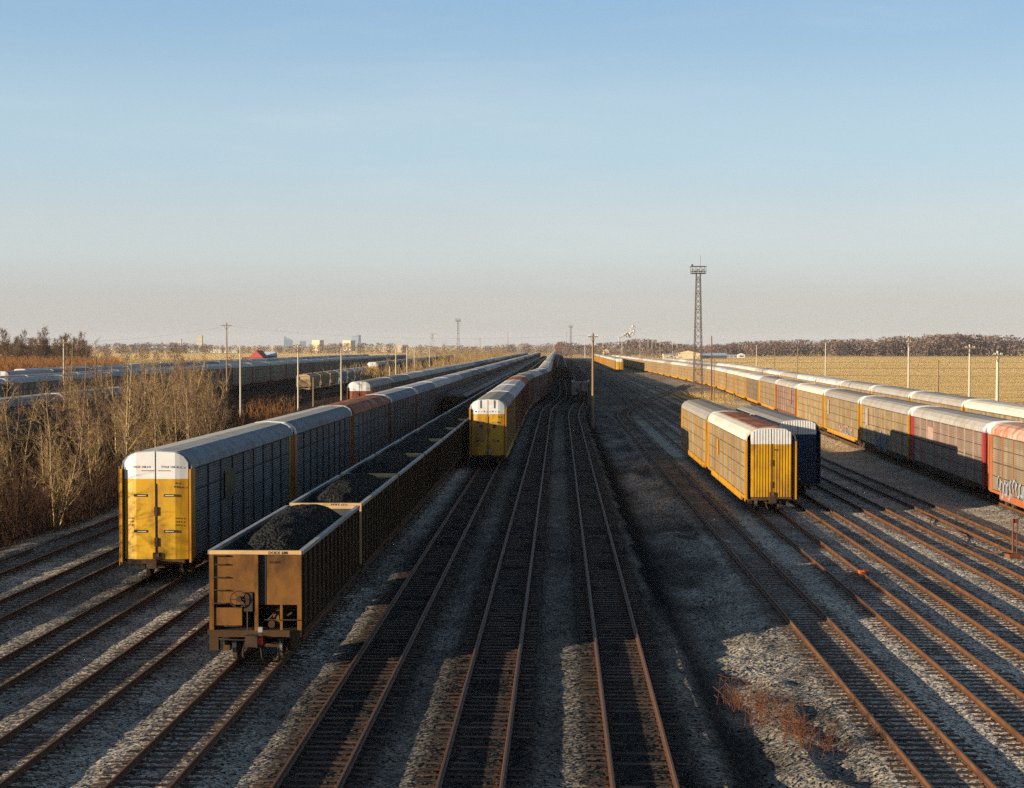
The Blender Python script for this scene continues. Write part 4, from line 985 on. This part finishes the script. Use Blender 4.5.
# ------------------------------------------------------------------ lattice light towers
def tower_parts():
    P = []; H = 26; m = MB()
    def hw(z): return .95 - .52 * z / H
    for sx in (-1, 1):
        for sy in (-1, 1): m.tube([(sx * hw(0), sy * hw(0), 0), (sx * hw(H), sy * hw(H), H)], .075, 'steel_tower', 5)
    P.append(('leg_frame', m)); m = MB(); z = 0; k = 0
    while z < H - .5:
        z2 = min(H, z + hw(z) * 2.0)
        for (ax, ay), (bx, by) in (((-1, -1), (1, -1)), ((1, -1), (1, 1)), ((1, 1), (-1, 1)), ((-1, 1), (-1, -1))):
            a, b = hw(z), hw(z2)
            m.tube([(ax * a, ay * a, z), (bx * b, by * b, z2)], .035, 'steel_tower', 4); m.tube([(bx * a, by * a, z), (ax * b, ay * b, z2)], .035, 'steel_tower', 4)
            if k % 3 == 0: m.tube([(ax * a, ay * a, z), (bx * a, by * a, z)], .05, 'steel_tower', 4)
        z = z2; k += 1
    P.append(('brace', m)); m = MB()
    m.box(-1.55, 1.55, -1.0, 1.0, H, H + .22, 'steel_tower')
    for x in (-1.5, -.5, .5, 1.5):
        for y in (-.95, .95): m.tube([(x, y, H + .2), (x, y, H + 1.55)], .05, 'steel_tower', 5)
    for y in (-.95, .95): m.box(-1.65, 1.65, y - .07, y + .07, H + 1.5, H + 1.64, 'steel_tower'); m.box(-1.5, 1.5, y - .03, y + .03, H + .45, H + .6, 'steel_tower')
    P.append(('platform', m))
    for x in (-1.3, -.2, .9):
        m = MB(); m.cyl((x, -1.1, H + .75), (.1, -1, -.4), .24, .18, 'steel_tower', 10); m.cyl((x + .02, -1.29, H + .675), (.1, -1, -.4), .2, .012, 'lamp_glass', 10); P.append(('floodlight', m))
    m = MB(); m.tube([(.45, 0, H + 1.2), (.45, 0, H + 4.0)], .035, 'steel_tower', 5); P.append(('antenna', m))
    m = MB(); m.box(-1.62, -1.25, -.9, -.5, H + 1.64, H + 2.0, 'steel_tower'); P.append(('lamp_box', m))
    m = MB()
    for s in (-1, 1): m.box(s * .95 - .3, s * .95 + .3, -1.3, 1.3, -.6, -.003, 'concrete')
    P.append(('footing', m)); return [(n, m.mesh(n)) for n, m in P]
TW = tower_parts()
for x, d, s, lb in ((39.9, 354, 1.0, 'tall lattice floodlight tower standing right of centre by the yellow autoracks'), (-34, 1043, 1.0, 'distant lattice light tower behind the pale thicket, left of centre'), (49.5, 1390, 1.0, 'distant lattice light tower above the far coal trains')):
    o = empty('light_tower', (x, d, -.25), .06, lb, 'tower', 'lattice light towers'); o.scale = (s, s, s)
    for n, me_ in TW: put(n, me_, o)
o = empty('radio_mast', (-7, 2900, 0), 0, 'faint reddish radio mast on the horizon', 'mast'); m = MB(); m.tube([(0, 0, 0), (0, 0, 37)], [.6, .25], 'barn_red', 5); m.build('mast', o)
for px, d, h, lb in ((570 - 3.5, 1320, 22, 'slim distant pole beside the far light tower'), (480, 900, 15, 'slim pole above the pale thicket')):
    pole((px - 512) / 1650 * d, d, h, 'wood_pole', 1.2, lb, z=-.3)
for i, px in enumerate((585, 603, 622, 640, 648, 652, 672.5, 660, 677)):
    d = 1500 + 60 * i; pole((px - 512) / 1650 * d, d, 17 + (i % 3) * 3, 'pale_pole', 1.5 if i % 2 else 0, 'far thin pole on the horizon right of the centre trains', 'far poles right of the centre trains', -.3, r0=.3)
# ------------------------------------------------------------------ buildings
def building(name, label, x, d, w, dep, h, wall, roof, kind='flat', ridge=0, rows=0, cols=0, rz=0, cat='building', winr='window_dark'):
    o = empty(name, (x, d, -.6), rz, label, cat)
    m = MB(); m.box(-w / 2, w / 2, -dep / 2, dep / 2, 0, h, wall); m.build('wall', o)
    m = MB()
    if kind == 'gable':
        m.prism([(-w / 2 - .4, h + .02), (w / 2 + .4, h + .02), (0, h + ridge)], -dep / 2 - .4, dep / 2 + .4, roof)
    elif kind == 'gable_x':
        a = [(-w / 2 - .4, -dep / 2 - .4, h + .02), (w / 2 + .4, -dep / 2 - .4, h + .02), (w / 2 + .4, dep / 2 + .4, h + .02), (-w / 2 - .4, dep / 2 + .4, h + .02), (-w / 2 - .4, 0, h + ridge), (w / 2 + .4, 0, h + ridge)]
        m.add(a, [(0, 3, 2, 1), (0, 1, 5, 4), (2, 3, 4, 5), (0, 4, 3), (1, 2, 5)], roof)
    elif kind == 'slant': m.add([(-w / 2, -dep / 2, h + .02), (w / 2, -dep / 2, h + .02), (w / 2, dep / 2, h + .02), (-w / 2, dep / 2, h + .02), (-w / 2, -dep / 2, h + ridge), (-w / 2, dep / 2, h + ridge)], [(0, 3, 2, 1), (0, 1, 4), (1, 2, 5, 4), (2, 3, 5), (3, 0, 4, 5)], roof)
    else: m.box(-w / 2 - .2, w / 2 + .2, -dep / 2 - .2, dep / 2 + .2, h + .02, h + max(.5, ridge), roof)
    m.build('roof', o)
    for r in range(rows):
        m = MB(); z0 = h * (r + .35) / rows; z1 = h * (r + .75) / rows
        for c in range(cols): cx = -w / 2 + w * (c + .5) / cols; m.box(cx - w / cols * .3, cx + w / cols * .3, -dep / 2 - .12, -dep / 2 - .02, z0, z1, winr)
        m.build('window', o)
    return o
def at(px, d): return (px - 512) / 1650 * d
building('glass_tower', 'blue-grey skyscraper with slanted top on the left horizon', at(288.5, 9000), 9000, 46, 40, 42, 'blue_glass', 'blue_glass', 'slant', 22, 8, 6, .1)
building('office_block', 'small pale blue high-rise right of the slanted skyscraper', at(303, 9000), 9000, 34, 30, 36, 'blue_glass', 'blue_glass', 'flat', 2, 6, 4, .1)
building('apartment_block', 'sunlit cream apartment block on the left horizon, beside the blue towers', at(318, 3600), 3600, 20, 16, 21.5, 'cream_wall', 'tan_wall', 'flat', 2.2, 7, 6, -.5, winr='tan_wall')
building('apartment_block', 'sunlit cream block in front of the blue glass tower', at(349, 3600), 3600, 21, 18, 22, 'cream_wall', 'tan_wall', 'flat', 1.0, 7, 6, -.5, winr='tan_wall')
building('glass_tower', 'blue glass tower behind the right hand cream block', at(356.5, 8000), 8000, 34, 30, 62, 'blue_glass', 'blue_glass', 'flat', 2, 9, 5, -.3)
building('long_block', 'long low cream building on the horizon right of the towers', at(392, 3000), 3000, 50, 14, 11, 'cream_wall', 'tan_wall', 'flat', 1, 2, 14, winr='tan_wall')
building('warehouse', 'long white warehouse on the left horizon behind the brown pole', at(215, 2600), 2600, 75, 24, 4.6, 'white_wall', 'white_wall', 'flat', .8, 1, 9, winr='white_wall')
building('grain_elevator', 'pale grain elevator tower on the horizon above the white warehouse', at(200, 4200), 4200, 14, 12, 34, 'concrete', 'concrete', 'flat', 4, 3, 2, winr='tan_wall')
building('grain_silo', 'low pale silo left of the grain elevator', at(180, 4200), 4200, 9, 9, 27, 'concrete', 'concrete', 'flat', 2, 2, 2, winr='tan_wall')
building('long_shed', 'long grey blue shed on the left horizon', at(160, 4300), 4300, 130, 30, 14, 'blue_glass', 'blue_roof', 'flat', 1, 1, 12, winr='tan_wall')
b = building('red_barn', 'red gabled barn on the left horizon with a dark roofed shed beside it', at(259, 1050), 1050, 9, 8, 3.6, 'barn_red', 'barn_red', 'gable', 4.5, 1, 2, -.3)
building('dark_shed', 'dark shed with grey roof beside the red barn', at(270.5, 1060), 1060, 6.5, 7, 4.6, 'dark_roof', 'blue_roof', 'gable_x', 2.6, 1, 2, -.2)
building('red_shed', 'low red shed left of the red barn', at(250, 1050), 1050, 9, 6, 2.2, 'barn_red', 'barn_red', 'gable_x', 1.6, 1, 3)
building('yard_hut', 'small tan hut with pyramid roof seen through the thicket', at(138, 520), 520, 6, 6, 3.2, 'tan_wall', 'pale_pole', 'gable_x', 2.2, 1, 3)
b = building('signal_tower', 'orange brick tower rising over the far end of the centre coal train', at(558.5, 1000), 1000, 3.8, 4, 9.0, 'brick', 'dark_roof', 'flat', .5, 2, 2)
m = MB(); m.box(-2.4, 2.4, -2.4, 2.4, 9.6, 11.4, 'brick'); m.box(-2.6, 2.6, -2.6, 2.6, 11.42, 11.8, 'dark_roof'); m.build('upper_cabin', b)
m = MB(); m.tube([(0, 0, 11.7), (0, 0, 13.6)], .12, 'dark_roof', 5); m.build('antenna', b)
building('warehouse', 'cream gabled warehouse before the right hand wood', at(688, 1400), 1400, 20, 18, 4.6, 'cream_wall', 'cream_wall', 'gable', 2.4, 1, 4, -.1, winr='tan_wall')
building('warehouse', 'low cream shed left of the gabled warehouse', at(671, 1400), 1400, 13, 12, 3.4, 'cream_wall', 'white_wall', 'gable_x', 1, 1, 4, winr='tan_wall')
building('warehouse', 'low pale blue roofed shed right of the gabled warehouse', at(712, 1450), 1450, 24, 16, 2.6, 'dark_roof', 'blue_roof', 'gable_x', 2.2, 1, 5)
building('farm_shed', 'small white shed at the wood edge across the field', at(741, 1500), 1500, 6, 6, 3, 'white_wall', 'white_wall', 'gable', 1.4, 1, 1)
building('farm_shed', 'long low pale shed at the wood edge across the field', at(729, 1520), 1520, 14, 6, 2, 'concrete', 'blue_roof', 'gable_x', 1, 1, 4)
building('white_house', 'small cream house among the bare trees right of centre', at(606, 1500), 1500, 5, 6, 6.5, 'cream_wall', 'cream_wall', 'gable', 1.6, 1, 2)
# smoking plant on the horizon
o = empty('factory_chimney', (at(619, 3000), 3000, -.5), 0, 'slim chimney on the horizon giving off white steam', 'chimney'); m = MB(); m.tube([(0, 0, 0), (0, 0, 24)], [1.6, 1.0], 'concrete', 8); m.build('shaft', o)
o = empty('factory_chimney', (at(624, 3020), 3020, -.5), 0, 'second slimmer chimney right of the steaming one', 'chimney'); m = MB(); m.tube([(0, 0, 0), (0, 0, 18)], [1.2, .8], 'concrete', 8); m.build('shaft', o)
mat('steam_white', (.36, .355, .35), 1, 0, var=.04)
def steam():
    import bmesh
    bm = bmesh.new(); rd = random.Random(2)
    path = [(619, 339, 1.6), (620.5, 337, 2.2), (623, 335.6, 2.6), (626, 334.6, 3.0), (629, 333.8, 3.4), (631.5, 332, 3.8), (633.2, 329.8, 3.8), (633.8, 327.6, 3.0), (633.2, 326, 1.8)]
    pts = []
    for (a0, b0, r0), (a1, b1, r1) in zip(path, path[1:]):
        for k in range(9): f = k / 9; pts.append((a0 + (a1 - a0) * f, b0 + (b1 - b0) * f, r0 + (r1 - r0) * f))
    pts += [(636 + rd.gauss(0, 1.2), 336.8 + rd.gauss(0, .7), 1.2) for k in range(9)]
    for px, py, r in pts:
        c = Vector((at(px, 3000) + rd.gauss(0, r * .75), 3000 + rd.gauss(0, r), 10.3 + (346 - py) / 1650 * 3000 + rd.gauss(0, r * .55))); rr = r * rd.uniform(.25, .7)
        res = bmesh.ops.create_icosphere(bm, subdivisions=2, radius=rr)
        for v in res['verts']: v.co = v.co * (1 + .3 * noise.noise(v.co * (1.4 / rr) + c)) + c
    me_ = bpy.data.meshes.new('steam'); bm.to_mesh(me_); bm.free()
    me_.materials.append(M['steam_white'])
    for q in me_.polygons: q.use_smooth = True
    return tag(put('steam', me_), 'white steam plume drifting from the chimney on the horizon', 'steam', kind='stuff')
steam()
# ------------------------------------------------------------------ small things beside the tracks
o = empty('switch_stand', (24.75, 81.3, gz(24.75, 81.3)), .2, 'rusty switch stand beside the rails at the right edge', 'switch stand')
m = MB(); m.tube([(0, 0, .2), (0, 0, 1.95)], .045, 'rust_post', 7); m.tube([(.22, 0, .2), (.22, 0, 1.9)], .03, 'rust_post', 6); m.build('mast', o)
m = MB(); m.box(-.05, .3, -.02, .02, 1.72, 1.95, 'rust_post'); m.build('target', o); m = MB(); m.box(-.03, .26, -.015, .015, 1.2, 1.24, 'rust_post'); m.build('crossbar', o)
m = MB(); m.box(-.3, .4, -.25, .25, .02, .22, 'rust_post'); m.tube([(0, 0, .22), (-.75, -.25, .32)], .03, 'rust_post', 6); m.build('base', o)
m = MB(); rd = random.Random(4); pts = []
for i in range(34):
    f = i / 33; d = 103 - f * 21; x = float(T[12](d)) - 1.35 + .35 * math.sin(f * 14) - .7 * f * f + rd.uniform(-.06, .06); pts.append((x, d, gz(x, d) + .05 + .05 * abs(math.sin(i * 1.7))))
m.tube(pts, .035, 'cable_red', 5); tag(m.build('loose_cable'), 'reddish loose cable lying along the bright rails at right', 'cable')
o = empty('derail_block', (float(T[9](75.2)) + .78, 75.2, 0), 0, 'small orange derail block on the right rail of the shaded track', 'derail')
m = MB(); m.prism([(-.12, -.10), (.16, -.14), (.16, -.02), (.04, .05), (-.12, .04)], -.2, .2, 'orange_paint'); m.build('shoe', o); m = MB(); m.tube([(.1, 0, .06), (.5, .1, -.05)], .03, 'orange_paint', 5); m.build('lever', o)
# dry weeds on the spoil heap
rd = random.Random(12)
for k, (x, d, n, hh, lb) in enumerate(((6.75, 48.6, 26, 1.15, 'tall russet dry weeds on the gravel heap, rear clump'), (7.1, 46.6, 34, 1.3, 'tall russet dry weeds on the gravel heap, thickest clump'), (7.45, 44.8, 24, 1.1, 'russet dry weeds on the gravel heap, lower middle clump'), (7.6, 43.0, 30, .8, 'low spreading red weeds at the foot of the gravel heap'), (8.3, 43.0, 16, .9, 'thin dry stalks right of the red weeds'))):
    m = MB(); st = MB()
    for i in range(n):
        a = rd.uniform(0, 6.3); r = abs(rd.gauss(0, .30)); p = Vector((r * math.cos(a), r * math.sin(a) * 1.5, -.1)); h = hh * rd.uniform(.5, 1.1); q = p + Vector((rd.gauss(0, .10), rd.gauss(0, .10), h))
        st.tube([p, p.lerp(q, .5) + Vector((rd.gauss(0, .03), 0, 0)), q], [.008, .006, .003], 'weed_red', 3, False)
        for j in range(5):
            b = p.lerp(q, rd.uniform(.35, 1)); e = b + Vector((rd.gauss(0, .13), rd.gauss(0, .13), rd.uniform(.03, .2))); st.tube([b, e], [.005, .007], 'weed_red', 3, False)
    o = empty('weed_clump', (x, d, gz(x, d)), 0, lb, 'weeds', 'dry weeds on the gravel heap'); st.build('stalks', o)
def pl_tw(rd):
    return 40.5 + rd.gauss(0, 3.2), 345 + rd.gauss(0, 11), -.35
tag(brush(700, pl_tw, .3, .9, 'grass_tan', 'dry_grass', 31, .05), 'tan dry grass round the foot of the lattice tower', 'grass', kind='stuff')
def pl_sp(rd):
    d = rd.uniform(36, 110); r = rd.uniform(2.6, 6.5); return float(T[7](d)) + r, d, -.5
# ------------------------------------------------------------------ sky, sun, camera
EL, AZ = R(9.2), R(64)
w = bpy.data.worlds.new('World'); SC.world = w; w.use_nodes = True
nt = w.node_tree; N = nt.nodes; L = nt.links; bg = N['Background']
sk = N.new('ShaderNodeTexSky'); sk.sky_type = 'NISHITA'; sk.sun_disc = False; sk.sun_elevation = EL; sk.sun_rotation = PI + AZ
sk.air_density = .75; sk.dust_density = .6; sk.ozone_density = 1.3
bg.inputs[1].default_value = .085
# thin pale haze low over the horizon and faint cirrus, by real direction in the sky
tc = N.new('ShaderNodeTexCoord'); sx = N.new('ShaderNodeSeparateXYZ'); L.new(tc.outputs['Generated'], sx.inputs[0])
hz = N.new('ShaderNodeMapRange'); hz.inputs[1].default_value = .2; hz.inputs[2].default_value = .55; hz.inputs[3].default_value = .82; hz.inputs[4].default_value = 0; hz.interpolation_type = 'SMOOTHSTEP'
L.new(sx.outputs['Z'], hz.inputs[0])
hr_ = N.new('ShaderNodeValToRGB'); hr_.color_ramp.interpolation = 'EASE'; e = hr_.color_ramp.elements
e[0].position = 0; e[0].color = (.262, .248, .246, 1); e[1].position = .21; e[1].color = (.160, .262, .372, 1)
for q_, c_ in ((.022, (.274, .264, .262, 1)), (.062, (.308, .330, .338, 1)), (.12, (.252, .332, .380, 1))): x_ = e.new(q_); x_.color = c_
L.new(sx.outputs['Z'], hr_.inputs[0])
hs = N.new('ShaderNodeVectorMath'); hs.operation = 'SCALE'; hs.inputs['Scale'].default_value = 10; L.new(hr_.outputs[0], hs.inputs[0])
mh = N.new('ShaderNodeMixRGB'); L.new(hz.outputs[0], mh.inputs[0]); L.new(sk.outputs[0], mh.inputs[1]); L.new(hs.outputs[0], mh.inputs[2])
mp = N.new('ShaderNodeMapping'); mp.inputs['Scale'].default_value = (1.3, 1.3, 9); L.new(tc.outputs['Generated'], mp.inputs[0])
cn = N.new('ShaderNodeTexNoise'); cn.inputs['Scale'].default_value = 3.5; cn.inputs['Detail'].default_value = 7; cn.inputs['Roughness'].default_value = .6; L.new(mp.outputs[0], cn.inputs['Vector'])
cr = N.new('ShaderNodeMapRange'); cr.inputs[1].default_value = .52; cr.inputs[2].default_value = .8; cr.inputs[3].default_value = 0; cr.inputs[4].default_value = .15; L.new(cn.outputs[0], cr.inputs[0])
mc = N.new('ShaderNodeMixRGB'); mc.inputs[2].default_value = (4.2, 4.2, 4.2, 1); L.new(cr.outputs[0], mc.inputs[0]); L.new(mh.outputs[0], mc.inputs[1]); L.new(mc.outputs[0], bg.inputs[0])
l = bpy.data.lights.new('sun', 'SUN'); l.energy = 5.0; l.angle = R(.5); l.color = (1, .85, .64)
o = bpy.data.objects.new('sun', l); COL.objects.link(o); o.location = (-200, -100, 60)
o.rotation_euler = Vector((math.sin(AZ) * math.cos(EL), math.cos(AZ) * math.cos(EL), -math.sin(EL))).to_track_quat('-Z', 'Y').to_euler()
cam = bpy.data.objects.new('camera', bpy.data.cameras.new('camera')); COL.objects.link(cam); SC.camera = cam
cam.location = (0, 0, 10.3); cam.data.sensor_width = 36; cam.data.lens = 36 * 1650 / 1024; cam.rotation_euler = (PI / 2 - math.atan(48 / 1650), 0, 0)
SC.cycles.use_denoising = False
cam.data.clip_start = .5; cam.data.clip_end = 60000
vs = SC.view_settings; vs.view_transform = 'Standard'; vs.look = 'None'; vs.exposure = 1.2; vs.gamma = 1; vs.use_curve_mapping = False

# ------------------------------------------------------------------ the evening haze
m = MB(); m.box(-6500, 6500, -600, 9800, -4, 70, 'haze'); hzo = m.build('haze'); tag(hzo, 'thin pale evening haze over the yard', 'haze', kind='stuff')
mt = bpy.data.materials.new('haze'); mt.use_nodes = True; nt = mt.node_tree; nt.nodes.clear(); out = nt.nodes.new('ShaderNodeOutputMaterial')
v = nt.nodes.new('ShaderNodeVolumePrincipled'); v.inputs['Color'].default_value = (.86, .88, .92, 1); v.inputs['Density'].default_value = .000036; v.inputs['Anisotropy'].default_value = .0
nt.links.new(v.outputs[0], out.inputs['Volume']); hzo.data.materials.clear(); hzo.data.materials.append(mt)
